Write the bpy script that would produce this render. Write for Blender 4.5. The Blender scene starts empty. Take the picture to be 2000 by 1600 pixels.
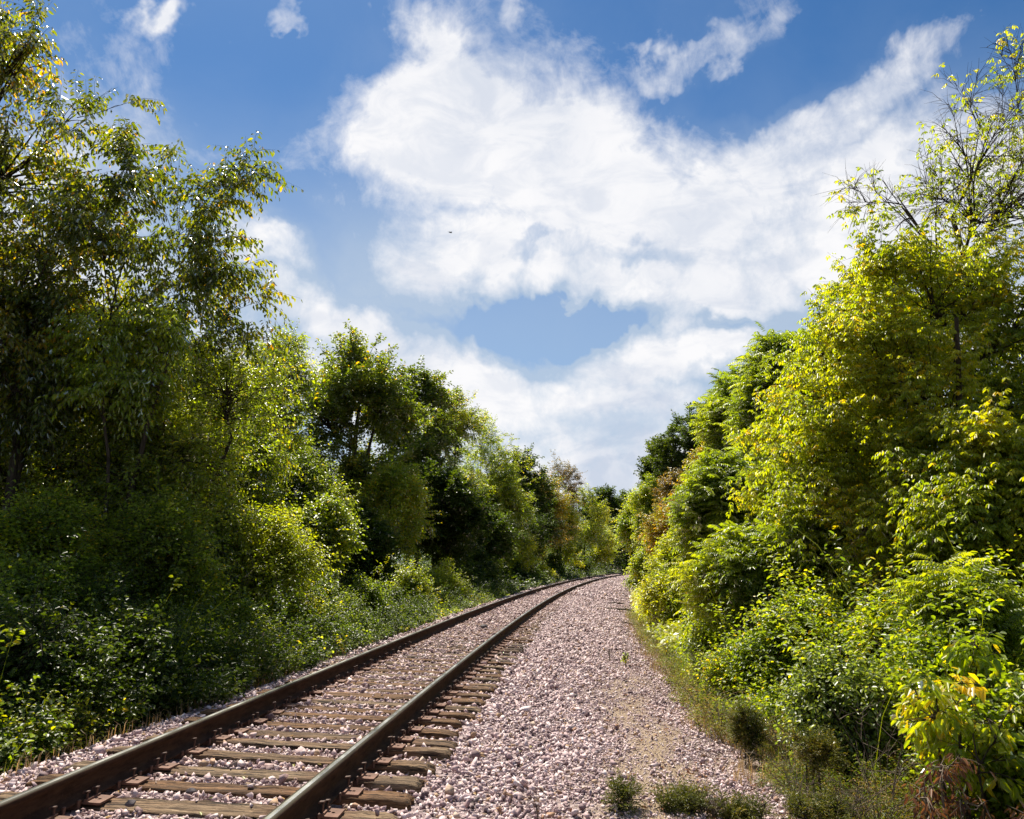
import bpy, bmesh, math
import numpy as np
from mathutils import Vector, Matrix, Euler, Quaternion

# ------------------------------------------------------------------ camera
S = bpy.context.scene
COL = S.collection
CAMZ = 1.48
cd = bpy.data.cameras.new("camera"); cam = bpy.data.objects.new("camera", cd); COL.objects.link(cam)
cd.sensor_width = 36.0; cd.lens = 36.0 * 1500 / 2000; cd.clip_start = 0.05; cd.clip_end = 3000
cam.location = (0, 0, CAMZ); cam.rotation_euler = (math.pi / 2 + 0.1979, 0, 0)
S.camera = cam

# ------------------------------------------------------------------ light
SUN_EL, SUN_AZ = math.radians(55), math.radians(-23)        # azimuth from +Y, negative = to the left
sd = bpy.data.lights.new("sun", 'SUN'); so = bpy.data.objects.new("sun", sd); COL.objects.link(so)
sd.energy = 5.0; sd.angle = math.radians(0.55); sd.color = (1.0, 0.93, 0.79)
to_sun = Vector((math.sin(SUN_AZ) * math.cos(SUN_EL), math.cos(SUN_AZ) * math.cos(SUN_EL), math.sin(SUN_EL)))
so.rotation_euler = to_sun.to_track_quat('Z', 'Y').to_euler()
S.view_settings.view_transform = 'Standard'; S.view_settings.look = 'None'
S.view_settings.exposure = 0.90; S.view_settings.gamma = 1.0
cy = S.cycles
cy.max_bounces = 8; cy.diffuse_bounces = 4; cy.glossy_bounces = 2; cy.transmission_bounces = 3
cy.transparent_max_bounces = 4; cy.sample_clamp_indirect = 3.0
cy.caustics_reflective = False; cy.caustics_refractive = False
cy.use_denoising = True
try:
    cy.use_adaptive_sampling = True; cy.adaptive_threshold = 0.015
    cy.denoiser = 'OPENIMAGEDENOISE'; cy.denoising_input_passes = 'RGB_ALBEDO_NORMAL'
    cy.denoising_prefilter = 'ACCURATE'
except Exception:
    pass


# ------------------------------------------------------------------ node helper
class NT:
    def __init__(s, tree):
        s.t = tree; s.n = tree.nodes; s.l = tree.links

    def node(s, typ, **kw):
        n = s.n.new(typ)
        for k, v in kw.items():
            setattr(n, k, v)
        return n

    def put(s, sock, v):
        if isinstance(v, bpy.types.NodeSocket):
            s.l.new(v, sock)
        elif v is not None:
            if isinstance(v, (tuple, list)) and len(v) == 3 and sock.type == 'RGBA':
                v = (*v, 1)
            sock.default_value = v

    def math(s, op, a, b=None, c=None, clamp=False):
        n = s.node('ShaderNodeMath', operation=op, use_clamp=clamp)
        s.put(n.inputs[0], a); s.put(n.inputs[1], b) if b is not None else None
        if c is not None: s.put(n.inputs[2], c)
        return n.outputs[0]

    def vmath(s, op, a, b=None):
        n = s.node('ShaderNodeVectorMath', operation=op)
        s.put(n.inputs[0], a)
        if b is not None: s.put(n.inputs[1], b)
        return n.outputs[0]

    def scale(s, a, f):
        n = s.node('ShaderNodeVectorMath', operation='SCALE')
        s.put(n.inputs[0], a); s.put(n.inputs[3], f); return n.outputs[0]

    def noise(s, vec, scale, detail=4, rough=0.55, dist=0.0, col=False, dim='3D'):
        n = s.node('ShaderNodeTexNoise'); n.noise_dimensions = dim
        if vec is not None: s.put(n.inputs['Vector'], vec)
        n.inputs['Scale'].default_value = scale; n.inputs['Detail'].default_value = detail
        n.inputs['Roughness'].default_value = rough; n.inputs['Distortion'].default_value = dist
        return n.outputs['Color'] if col else n.outputs['Fac']

    def ramp(s, fac, stops, interp='LINEAR'):
        n = s.node('ShaderNodeValToRGB'); r = n.color_ramp; r.interpolation = interp
        while len(r.elements) < len(stops): r.elements.new(0.5)
        for e, (p, c) in zip(r.elements, stops):
            e.position = p; e.color = (*c, 1) if len(c) == 3 else c
        s.put(n.inputs[0], fac); return n.outputs[0]

    def mix(s, fac, a, b, mode='MIX'):
        n = s.node('ShaderNodeMix', data_type='RGBA', blend_type=mode)
        s.put(n.inputs['Factor'], fac)
        s.put([i for i in n.inputs if i.name == 'A' and i.type == 'RGBA'][0], a)
        s.put([i for i in n.inputs if i.name == 'B' and i.type == 'RGBA'][0], b)
        return [o for o in n.outputs if o.type == 'RGBA'][0]

    def maprange(s, v, a, b, c=0.0, d=1.0, smooth=True):
        n = s.node('ShaderNodeMapRange')
        n.interpolation_type = 'SMOOTHSTEP' if smooth else 'LINEAR'
        s.put(n.inputs[0], v)
        for i, q in zip((1, 2, 3, 4), (a, b, c, d)): n.inputs[i].default_value = q
        return n.outputs[0]


# ------------------------------------------------------------------ sky with clouds (directions, in radians of azimuth / elevation)
W = bpy.data.worlds.new("World"); S.world = W; W.use_nodes = True
w = NT(W.node_tree); w.n.clear()
out = w.node('ShaderNodeOutputWorld'); bg = w.node('ShaderNodeBackground')
bg.inputs['Strength'].default_value = 0.066
w.l.new(bg.outputs[0], out.inputs[0])
sky = w.node('ShaderNodeTexSky'); sky.sky_type = 'NISHITA'; sky.sun_disc = False
sky.sun_elevation = SUN_EL; sky.sun_rotation = SUN_AZ
sky.air_density = 1.0; sky.dust_density = 0.25; sky.ozone_density = 3.0; sky.altitude = 200
tc = w.node('ShaderNodeTexCoord'); D0 = tc.outputs['Generated']
sp = w.node('ShaderNodeSeparateXYZ'); w.l.new(D0, sp.inputs[0])
n1 = w.noise(D0, 4.0, 5, 0.6, 0.3, col=True)
n2 = w.noise(D0, 17.0, 4, 0.6, 0.2, col=True)
wob = w.vmath('ADD', w.scale(w.vmath('SUBTRACT', n1, (0.5, 0.5, 0.5)), 0.20), w.scale(w.vmath('SUBTRACT', n2, (0.5, 0.5, 0.5)), 0.07))
sw = w.node('ShaderNodeSeparateXYZ'); w.l.new(wob, sw.inputs[0])
az = w.math('ADD', w.math('ARCTAN2', sp.outputs[0], sp.outputs[1]), sw.outputs[0])
el0 = w.math('ARCSINE', sp.outputs[2])
el = w.math('ADD', el0, sw.outputs[1])
BL = [  # az, el, half width, half height, tilt(deg, up to the right), weight
    (-0.120, 0.580, 0.080, 0.070, 35, 1.0), (-0.08, 0.53, 0.15, 0.10, 0, 1.1), (0.09, 0.49, 0.21, 0.10, -12, 1.1),
    (0.30, 0.455, 0.19, 0.075, 12, 1.0), (0.46, 0.515, 0.12, 0.035, 20, .85), (-0.02, 0.41, 0.15, 0.06, 5, 1.0),
    (0.15, 0.375, 0.17, 0.04, -5, 1.0), (0.32, 0.37, 0.16, 0.065, 5, 1.0), (0.47, 0.42, 0.13, 0.08, 15, 1.0),
    (0.60, 0.40, 0.12, 0.08, 20, 1.0), (0.26, 0.615, 0.13, 0.022, 8, .66), (-0.32, 0.385, 0.07, 0.028, -10, .85),
    (-0.19, 0.30, 0.13, 0.032, -22, 1.05), (-0.25, 0.24, 0.20, 0.06, -10, 1.0), (-0.05, 0.235, 0.16, 0.035, -18, 1.0), (0.02, 0.18, 0.24, 0.05, 0, 1.0),
    (0.16, 0.245, 0.13, 0.045, 18, 1.0), (0.26, 0.275, 0.12, 0.03, 20, 1.0), (0.0, 0.09, 0.5, 0.07, 0, 1.0),
    (-0.47, 0.60, 0.045, 0.016, 55, .8), (-0.31, 0.655, 0.035, 0.016, 10, .7), (-0.56, 0.44, 0.12, 0.08, 30, .7),
    (-0.66, 0.60, 0.05, 0.04, -20, .7), (0.22, 0.325, 0.06, 0.025, 60, .9), (0.0, 0.655, 0.035, 0.016, 60, .55),
    (0.62, 0.24, 0.3, 0.05, 0, .9), (-0.75, 0.30, 0.3, 0.12, 0, .9)]
fld = None
for (a, e, ra, re, ti, wt) in BL:
    c_, s_ = math.cos(math.radians(ti)), math.sin(math.radians(ti))
    da = w.math('SUBTRACT', az, a); de = w.math('SUBTRACT', el, e)
    u_ = w.math('MULTIPLY_ADD', da, c_ / ra, w.math('MULTIPLY', de, s_ / ra))
    v_ = w.math('MULTIPLY_ADD', de, c_ / re, w.math('MULTIPLY', da, -s_ / re))
    d2 = w.math('MULTIPLY_ADD', u_, u_, w.math('MULTIPLY', v_, v_))
    f = w.math('MULTIPLY', w.math('DIVIDE', 1.0, w.math('ADD', 1.0, w.math('MULTIPLY', d2, d2))), wt * .93)
    fld = f if fld is None else w.math('SMOOTH_MAX', fld, f, 0.12)
for (a, e, ra, re, ti, wt) in [(0.07, 0.315, 0.10, 0.032, 0, .8), (0.30, 0.318, 0.07, 0.012, -8, .5), (0.04, 0.41, 0.035, 0.010, 15, .35),
                               (0.20, 0.41, 0.05, 0.014, -5, .35), (0.10, 0.165, 0.09, 0.014, 0, .3), (0.44, 0.60, 0.14, 0.03, 10, .5), (0.36, 0.545, 0.05, 0.02, 30, .4)]:
    c_, s_ = math.cos(math.radians(ti)), math.sin(math.radians(ti))
    da = w.math('SUBTRACT', az, a); de = w.math('SUBTRACT', el, e)
    u_ = w.math('MULTIPLY_ADD', da, c_ / ra, w.math('MULTIPLY', de, s_ / ra))
    v_ = w.math('MULTIPLY_ADD', de, c_ / re, w.math('MULTIPLY', da, -s_ / re))
    d2 = w.math('MULTIPLY_ADD', u_, u_, w.math('MULTIPLY', v_, v_))
    f = w.math('MULTIPLY', w.math('DIVIDE', 1.0, w.math('ADD', 1.0, w.math('MULTIPLY', d2, d2))), wt)
    fld = w.math('SUBTRACT', fld, f)
# away from the photographed sector: scattered clouds from noise alone
nb_ = w.noise(D0, 3.2, 6, 0.6, 0.4)
away = w.math('MULTIPLY', w.maprange(nb_, 0.45, 0.68), w.maprange(sp.outputs[1], 0.55, 0.25))
fld = w.math('MAXIMUM', fld, away)
nf = w.noise(D0, 7.5, 10, 0.64, 0.55)
nv = w.noise(D0, 34.0, 6, 0.65, 0.6)
dens = w.math('ADD', fld, w.math('MULTIPLY', w.math('SUBTRACT', nf, 0.5), 1.45))
dens = w.math('ADD', dens, w.math('MULTIPLY', w.math('SUBTRACT', nv, 0.5), 0.52))
cov = w.maprange(dens, 0.28, 0.88, smooth=False)
cov = w.math('POWER', cov, 1.15)
low = w.maprange(el0, 0.42, 0.08)
shade = w.noise(D0, 5.5, 6, 0.55, 0.3)
shf = w.math('MULTIPLY', w.maprange(shade, 0.40, 0.66), w.math('MULTIPLY_ADD', low, 0.60, 0.30))
ridge = w.maprange(w.noise(w.vmath('MULTIPLY', D0, (1, 1, 2.2)), 12.0, 6, 0.6, 0.6), 0.42, 0.66)
shf = w.math('ADD', shf, w.math('MULTIPLY', ridge, 0.42), clamp=True)
cw = w.mix(shf, (8.0, 7.95, 8.05), (5.0, 5.5, 6.5))
hs = w.node('ShaderNodeHueSaturation'); hs.inputs['Saturation'].default_value = 1.18; hs.inputs['Value'].default_value = 1.0
w.l.new(sky.outputs[0], hs.inputs['Color'])
skc = w.mix(1.0, hs.outputs[0], (0.56, 0.735, 0.82), "MULTIPLY")
veil = w.math('MULTIPLY_ADD', w.maprange(el0, 0.60, 0.27), 0.72, w.math('MULTIPLY', w.maprange(shade, 0.35, 0.75), 0.10))
veil = w.math('MULTIPLY', veil, w.maprange(fld, -0.2, 0.35, 0.35, 1.3))
skc = w.mix(w.math('MINIMUM', veil, 0.8), skc, (4.3, 5.1, 6.1))
w.l.new(w.mix(w.math('MULTIPLY', cov, 0.98), skc, cw), bg.inputs['Color'])
try:
    W.cycles.sampling_method = 'MANUAL'; W.cycles.sample_map_resolution = 512
except Exception:
    pass

# ------------------------------------------------------------------ layout of the line
PHI = 0.04 / 1.507
TIE_STEP = 0.41


def Xc(y): return -2.382 + .075 * y + .00083 * y * y
def Hd(y): return .075 + .00166 * y
def UU(x, y): return (x - Xc(y)) / np.sqrt(1 + Hd(y) ** 2)


def trk(y, u, z=0.0):
    """point of the track frame (y along, u to the right, z up)"""
    h = Hd(y); k = np.sqrt(1 + h * h)
    uu = u + z * PHI; zz = z - u * PHI
    return np.stack(np.broadcast_arrays(Xc(y) + uu / k, y - uu * h / k, zz), -1)


PU = np.array([-60, -22, -9, -6, -4.2, -3.1, -2.3, -1.8, -1.35, 1.35, 1.75, 3.3, 4.2, 5.0, 8, 14, 60.])
PZ = np.array([-1.6, -1.4, -1.35, -1.3, -1.25, -.95, -.42, -.12, -.02, -.035, -.06, -.22, -.42, -.5, -.45, -.3, 0.])


def hash2(x, y, s=0.0):
    return np.sin(x * 1.7 + 3.1 * np.sin(y * .9 + s)) * .5 + np.sin(y * 2.3 + 2.2 * np.sin(x * 1.3 + s * 2)) * .5


def ground(x, y):
    x = np.asarray(x, float); y = np.asarray(y, float)
    yy = np.clip(y, -30, 170); u = UU(x, yy)
    z = np.interp(u, PU, PZ) - np.clip(u, -3, 4.2) * PHI
    a = np.clip((np.abs(u) - 3.5) / 3, 0, 1)
    return z + a * (.10 * hash2(x, y) + .05 * hash2(x * 3, y * 3, 1.3))


# ------------------------------------------------------------------ mesh helpers
def mesh_np(name, V, quads=None, tris=None, mat=None, tint=None, parent=None, smooth=False, mats=None, midx=None):
    me = bpy.data.meshes.new(name)
    V = np.asarray(V, np.float32).reshape(-1, 3)
    me.vertices.add(len(V)); me.vertices.foreach_set('co', V.ravel())
    nq = 0 if quads is None else len(quads); nt = 0 if tris is None else len(tris)
    loops = []
    if nq: loops.append(np.asarray(quads, np.int32).ravel())
    if nt: loops.append(np.asarray(tris, np.int32).ravel())
    loops = np.concatenate(loops)
    me.loops.add(len(loops)); me.loops.foreach_set('vertex_index', loops)
    me.polygons.add(nq + nt)
    st = np.concatenate([np.arange(nq) * 4, nq * 4 + np.arange(nt) * 3]).astype(np.int32)
    me.polygons.foreach_set('loop_start', st)
    if midx is not None: me.polygons.foreach_set('material_index', np.asarray(midx, np.int32))
    if smooth: me.polygons.foreach_set('use_smooth', np.ones(nq + nt, bool))
    me.update(calc_edges=True)
    if tint is not None:
        at = me.attributes.new('tint', 'FLOAT', 'POINT'); at.data.foreach_set('value', np.asarray(tint, np.float32))
    for m in (mats or [mat]): me.materials.append(m)
    o = bpy.data.objects.new(name, me); COL.objects.link(o)
    if parent is not None: o.parent = parent
    return o


def empty(name, loc, label, cat, group=None, rz=0.0):
    o = bpy.data.objects.new(name, None); COL.objects.link(o); o.location = loc; o.rotation_euler = (0, 0, rz)
    o.empty_display_size = .2; o['label'] = label; o['category'] = cat
    if group: o['group'] = group
    return o


def tag(o, label=None, cat=None, group=None, kind=None):
    if label: o['label'] = label
    if cat: o['category'] = cat
    if group: o['group'] = group
    if kind: o['kind'] = kind
    return o


def nrm(a): return a / np.maximum(np.linalg.norm(a, axis=-1, keepdims=True), 1e-9)


def tubes(P, R, sides):
    """P (n,k,3) polylines, R (n,k) radii -> verts, quads"""
    n, k, _ = P.shape
    T = np.gradient(P, axis=1) if k > 2 else np.repeat((P[:, 1:] - P[:, :1]), 2, 1)
    T = nrm(T)
    ref = np.where(np.abs(T[..., 2:3].mean(1, keepdims=True)) > .8, np.array([1., .2, 0]), np.array([0, .1, 1.]))
    A = nrm(np.cross(T, ref)); B = np.cross(T, A)
    th = np.arange(sides) * 2 * np.pi / sides
    V = P[:, :, None] + R[:, :, None, None] * (A[:, :, None] * np.cos(th)[None, None, :, None] + B[:, :, None] * np.sin(th)[None, None, :, None])
    idx = np.arange(n * k * sides).reshape(n, k, sides)
    a = idx[:, :-1]; b = idx[:, 1:]
    q = np.stack([a, np.roll(a, -1, 2), np.roll(b, -1, 2), b], -1).reshape(-1, 4)
    return V.reshape(-1, 3), q


def bez(P0, P1, P2, k):
    t = np.linspace(0, 1, k)[None, :, None]
    return (1 - t) ** 2 * P0[:, None] + 2 * t * (1 - t) * P1[:, None] + t * t * P2[:, None]


def bezat(P0, P1, P2, t):
    t = t[:, None]
    return (1 - t) ** 2 * P0 + 2 * t * (1 - t) * P1 + t * t * P2


def beztan(P0, P1, P2, t):
    t = t[:, None]
    return nrm(2 * (1 - t) * (P1 - P0) + 2 * t * (P2 - P1))


class Geo:
    def __init__(s): s.V = []; s.Q = []; s.T = []; s.n = 0

    def add(s, V, Q, tint=None):
        s.V.append(V); s.Q.append(Q + s.n); s.n += len(V)
        s.T.append(np.zeros(len(V)) if tint is None else tint)

    def build(s, name, mat, parent=None, tint=True, smooth=False):
        return mesh_np(name, np.concatenate(s.V), np.concatenate(s.Q), mat=mat, parent=parent, smooth=smooth,
                       tint=np.concatenate(s.T) if tint else None)


def leaves(P, D, N, L, Wd, tint, lod=0, rs=None):
    """folded, slightly curled leaves: 6 verts / 2 quads, or 4 verts / 1 quad when far"""
    D = nrm(D); Sd = nrm(np.cross(D, N)); N = np.cross(Sd, D)
    L = L[:, None]; Wd = Wd[:, None]
    if lod == 0:
        f = .22 * Wd
        v = [P, P + D * L * .35 + Sd * Wd * .5 + N * f, P + D * L * .75 + Sd * Wd * .36 + N * (f - .08 * L),
             P + D * L - N * .16 * L, P + D * L * .75 - Sd * Wd * .36 + N * (f - .08 * L), P + D * L * .35 - Sd * Wd * .5 + N * f]
        V = np.stack(v, 1); m = 6; q = np.array([[0, 1, 2, 3], [0, 3, 4, 5]])
    else:
        V = np.stack([P, P + D * L * .45 + Sd * Wd * .5 + N * .1 * Wd, P + D * L - N * .12 * L, P + D * L * .45 - Sd * Wd * .5 + N * .1 * Wd], 1)
        m = 4; q = np.array([[0, 1, 2, 3]])
    n = len(P)
    Q = (np.arange(n)[:, None, None] * m + q[None]).reshape(-1, 4)
    return V.reshape(-1, 3), Q, np.repeat(tint, m)


# ------------------------------------------------------------------ materials
def new_mat(name):
    m = bpy.data.materials.new(name); m.use_nodes = True
    t = NT(m.node_tree); t.n.clear(); o = t.node('ShaderNodeOutputMaterial')
    return m, t, o


def bsdf(t, o, col, rough=.8, spec=.3, metal=0.0, normal=None):
    b = t.node('ShaderNodeBsdfPrincipled')
    t.put(b.inputs['Base Color'], col); t.put(b.inputs['Roughness'], rough)
    b.inputs['Specular IOR Level'].default_value = spec; t.put(b.inputs['Metallic'], metal)
    if normal is not None: t.l.new(normal, b.inputs['Normal'])
    t.l.new(b.outputs[0], o.inputs[0]); return b


def bump(t, h, strength=.5, dist=.01):
    b = t.node('ShaderNodeBump'); b.inputs['Strength'].default_value = strength; b.inputs['Distance'].default_value = dist
    t.l.new(h, b.inputs['Height']); return b.outputs[0]


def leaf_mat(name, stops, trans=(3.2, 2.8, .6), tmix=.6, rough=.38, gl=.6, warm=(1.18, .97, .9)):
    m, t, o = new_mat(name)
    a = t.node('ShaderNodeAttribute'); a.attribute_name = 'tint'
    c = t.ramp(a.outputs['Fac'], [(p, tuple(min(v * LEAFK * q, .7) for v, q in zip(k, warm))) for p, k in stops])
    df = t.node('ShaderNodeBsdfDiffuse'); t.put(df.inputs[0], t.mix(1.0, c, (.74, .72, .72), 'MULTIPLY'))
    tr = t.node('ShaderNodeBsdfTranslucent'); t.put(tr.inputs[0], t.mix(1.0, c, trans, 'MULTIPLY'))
    mx = t.node('ShaderNodeMixShader'); mx.inputs[0].default_value = tmix
    t.l.new(df.outputs[0], mx.inputs[1]); t.l.new(tr.outputs[0], mx.inputs[2])
    g = t.node('ShaderNodeBsdfGlossy'); g.inputs['Roughness'].default_value = rough; g.inputs[0].default_value = (1, 1, 1, 1)
    fr = t.node('ShaderNodeFresnel'); fr.inputs[0].default_value = 1.45
    m2 = t.node('ShaderNodeMixShader'); t.put(m2.inputs[0], t.math('MULTIPLY', fr.outputs[0], gl))
    t.l.new(mx.outputs[0], m2.inputs[1]); t.l.new(g.outputs[0], m2.inputs[2])
    t.l.new(m2.outputs[0], o.inputs[0])
    return m


LEAFK = 1.75
G1, G2, G3 = (.030, .058, .004), (.085, .132, .005), (.185, .225, .006)
LM = {
    'cherry': leaf_mat('leaf_dark_glossy', [(0, (.020, .042, .004)), (.4, (.055, .098, .005)), (.75, (.14, .18, .006)), (1, (.30, .20, .008))], rough=.36, gl=.45, tmix=.6, trans=(2.5, 2.1, .5), warm=(1.05, .88, .85)),
    'green': leaf_mat('leaf_mid_green', [(0, G1), (.5, G2), (.85, G3), (1, (.29, .26, .008))], warm=(1.15, 1.05, .9)),
    'dark': leaf_mat('leaf_dark_green_plus_shade', [(0, (.014, .034, .006)), (.5, (.036, .072, .007)), (1, (.09, .13, .008))], tmix=.45, gl=.3, warm=(.74, .66, .58)),  # dark green leaves, deepened further to paint shade into the left bank
    'oak': leaf_mat('leaf_oak', [(0, (.022, .042, .004)), (.5, (.058, .090, .005)), (.85, (.13, .16, .006)), (1, (.28, .18, .008))], tmix=.5, rough=.4, gl=.5, warm=(1.0, .98, .9)),
    'yellow': leaf_mat('leaf_yellow_green', [(0, (.08, .13, .004)), (.5, (.18, .23, .005)), (.85, (.28, .28, .006)), (1, (.46, .29, .008))], trans=(2.2, 2.1, .4), warm=(1, 1, 1)),
    'lime': leaf_mat('leaf_bright_lime', [(0, (.11, .15, .004)), (.5, (.25, .27, .005)), (1, (.40, .34, .006))], trans=(2.2, 2.2, .4), warm=(1, 1, 1)),
    'orange': leaf_mat('leaf_turning_orange', [(0, (.10, .14, .005)), (.4, (.20, .20, .006)), (.7, (.32, .24, .007)), (1, (.40, .20, .009))], trans=(1.8, 1.6, .5), warm=(1, 1, 1)),
    'brown': leaf_mat('leaf_red_brown', [(0, (.06, .08, .008)), (.5, (.12, .105, .010)), (1, (.18, .10, .012))], trans=(1.9, 1.4, .8), warm=(1, 1, 1)),
    'boxelder': leaf_mat('leaf_box_elder', [(0, (.070, .115, .004)), (.45, (.160, .205, .005)), (.85, (.27, .275, .006)), (1, (.44, .29, .008))], trans=(2.15, 2.1, .4), rough=.40, gl=.5, warm=(1.07, .98, .9)),
    'ailanthus': leaf_mat('leaf_pinnate_green', [(0, (.032, .064, .006)), (.5, (.088, .135, .008)), (1, (.18, .22, .009))], rough=.38, gl=.6, warm=(1.08, 1.0, .95)),
    'vine': leaf_mat('leaf_undergrowth', [(0, (.030, .058, .005)), (.5, (.095, .148, .006)), (.85, (.20, .24, .007)), (1, (.38, .30, .008))], rough=.40, gl=.45, warm=(1.04, .99, .9)),
    'dry': leaf_mat('dry_leaf', [(0, (.05, .022, .012)), (.5, (.12, .05, .022)), (1, (.24, .12, .05))], trans=(1.6, 1.3, .9), tmix=.3, gl=.5, warm=(1, 1, 1)),
    'straw': leaf_mat('dry_straw', [(0, (.10, .06, .03)), (.5, (.24, .16, .07)), (.8, (.40, .29, .12)), (1, (.16, .18, .02))], trans=(1.4, 1.2, .8), tmix=.3, gl=.4, warm=(1, 1, 1)),
    'scrub': leaf_mat('scrub_leaf', [(0, (.020, .035, .005)), (.25, (.055, .085, .006)), (.5, (.11, .135, .007)), (.68, (.17, .14, .03)), (.85, (.15, .075, .035)), (1, (.26, .18, .09))], trans=(1.8, 1.8, .6), tmix=.45, gl=.3, warm=(1, 1, 1)),
    'juniper': leaf_mat('juniper_needles', [(0, (.025, .042, .006)), (.5, (.07, .095, .008)), (1, (.20, .17, .02))], trans=(1.8, 1.8, .6), tmix=.3, gl=.4),
    'greygreen': leaf_mat('leaf_grey_green', [(0, (.035, .070, .022)), (.5, (.08, .14, .035)), (1, (.17, .24, .06))], gl=.55),
}


def mk_bark():
    m, t, o = new_mat('bark'); c = t.node('ShaderNodeTexCoord').outputs['Object']
    v = t.vmath('MULTIPLY', c, (9, 9, 1.6)); n = t.noise(v, 2.2, 6, .65)
    col = t.ramp(n, [(.3, (.022, .016, .012)), (.55, (.07, .052, .038)), (.8, (.14, .11, .085))])
    bsdf(t, o, col, .9, .2, normal=bump(t, n, .9, .03)); return m


def mk_twig():
    m, t, o = new_mat('dead_twig'); c = t.node('ShaderNodeTexCoord').outputs['Object']
    n = t.noise(c, 14, 4); bsdf(t, o, t.ramp(n, [(.3, (.06, .042, .03)), (.7, (.22, .17, .13))]), .85, .2); return m


def mk_ground():
    m, t, o = new_mat('forest_floor'); c = t.node('ShaderNodeTexCoord').outputs['Object']
    n = t.noise(c, 3.0, 8, .7); n2 = t.noise(c, .35, 3)
    col = t.ramp(n, [(.3, (.018, .014, .008)), (.5, (.05, .036, .020)), (.7, (.10, .07, .035))])
    col = t.mix(t.maprange(n2, .5, .7), col, t.ramp(n, [(.3, (.015, .028, .007)), (.7, (.06, .08, .018))]))
    bsdf(t, o, col, .95, .1, normal=bump(t, n, 1.0, .05)); return m


def mk_bed():
    """compacted fines between the stones, sandier in a strip at the right shoulder"""
    m, t, o = new_mat('ballast_fines'); c = t.node('ShaderNodeTexCoord').outputs['Object']
    a = t.node('ShaderNodeAttribute'); a.attribute_name = 'tint'
    v = t.node('ShaderNodeTexVoronoi'); v.inputs['Scale'].default_value = 26; t.l.new(c, v.inputs['Vector'])
    v2 = t.node('ShaderNodeTexVoronoi'); v2.inputs['Scale'].default_value = 90; t.l.new(c, v2.inputs['Vector'])
    n = t.noise(c, 40, 5, .7)
    sx = t.node('ShaderNodeSeparateXYZ'); t.l.new(v.outputs['Color'], sx.inputs[0])
    stone = t.ramp(sx.outputs[0], [(0, (.08, .06, .055)), (.35, (.27, .20, .20)), (.7, (.42, .32, .315)), (1, (.54, .44, .43))])
    sand = t.ramp(n, [(.3, (.16, .108, .065)), (.5, (.33, .24, .15)), (.7, (.48, .38, .27))])
    col = t.mix(a.outputs['Fac'], stone, sand)
    h = t.math('ADD', t.math('MULTIPLY', v.outputs['Distance'], t.math('SUBTRACT', 1.0, a.outputs['Fac'])), t.math('MULTIPLY', v2.outputs['Distance'], .4))
    bsdf(t, o, col, .9, .2, normal=bump(t, h, 1.0, .03)); return m


def mk_rock():
    m, t, o = new_mat('crushed_granite')
    g = t.node('ShaderNodeNewGeometry'); c = t.node('ShaderNodeTexCoord').outputs['Object']
    r = g.outputs['Random Per Island']
    col = t.ramp(r, [(0, (.10, .060, .067)), (.11, (.23, .155, .162)), (.25, (.43, .305, .31)), (.48, (.57, .43, .43)), (.75, (.67, .535, .53)), (.90, (.75, .64, .63)),
                     (.93, (.40, .27, .16)), (.97, (.36, .20, .12)), (1, (.11, .095, .095))])
    n = t.noise(c, 60, 4, .65); n2 = t.noise(c, 9, 3)
    col = t.mix(t.math('MULTIPLY', t.maprange(n, .42, .7), .4), col, (.28, .205, .20))
    a = t.node('ShaderNodeAttribute'); a.attribute_name = 'tint'
    rust = t.ramp(r, [(0, (.16, .085, .05)), (.5, (.42, .25, .16)), (1, (.56, .38, .27))])
    col = t.mix(t.math('MULTIPLY', a.outputs['Fac'], .8), col, rust)
    bsdf(t, o, col, .8, .3, normal=bump(t, n, .5, .006)); return m


def mk_rail():
    m, t, o = new_mat('rusty_rail_steel'); c = t.node('ShaderNodeTexCoord').outputs['Object']
    n = t.noise(t.vmath('MULTIPLY', c, (6, 2, 10)), 3, 6, .65); n2 = t.noise(c, 55, 3)
    col = t.ramp(n, [(.3, (.024, .012, .008)), (.55, (.058, .030, .018)), (.8, (.10, .052, .030))])
    col = t.mix(t.maprange(n2, .55, .8), col, (.08, .045, .03))
    bsdf(t, o, col, .85, .10, normal=bump(t, n2, .3, .002)); return m


def mk_rail_edge():
    m, t, o = new_mat('rail_head_dull'); c = t.node('ShaderNodeTexCoord').outputs['Object']
    n = t.noise(t.vmath('MULTIPLY', c, (3, .8, 3)), 3, 5)
    bsdf(t, o, t.ramp(n, [(.3, (.022, .017, .009)), (.7, (.055, .043, .024))]), .6, .12); return m


def mk_rail_top():
    m, t, o = new_mat('polished_running_band'); c = t.node('ShaderNodeTexCoord').outputs['Object']
    n = t.noise(t.vmath('MULTIPLY', c, (3, 1.2, 3)), 2, 5)
    bsdf(t, o, t.ramp(n, [(.3, (.36, .36, .36)), (.7, (.55, .55, .54))]), t.ramp(n, [(.3, (.22, .22, .22)), (.7, (.34, .34, .34))]), .5, 1.0); return m


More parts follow.
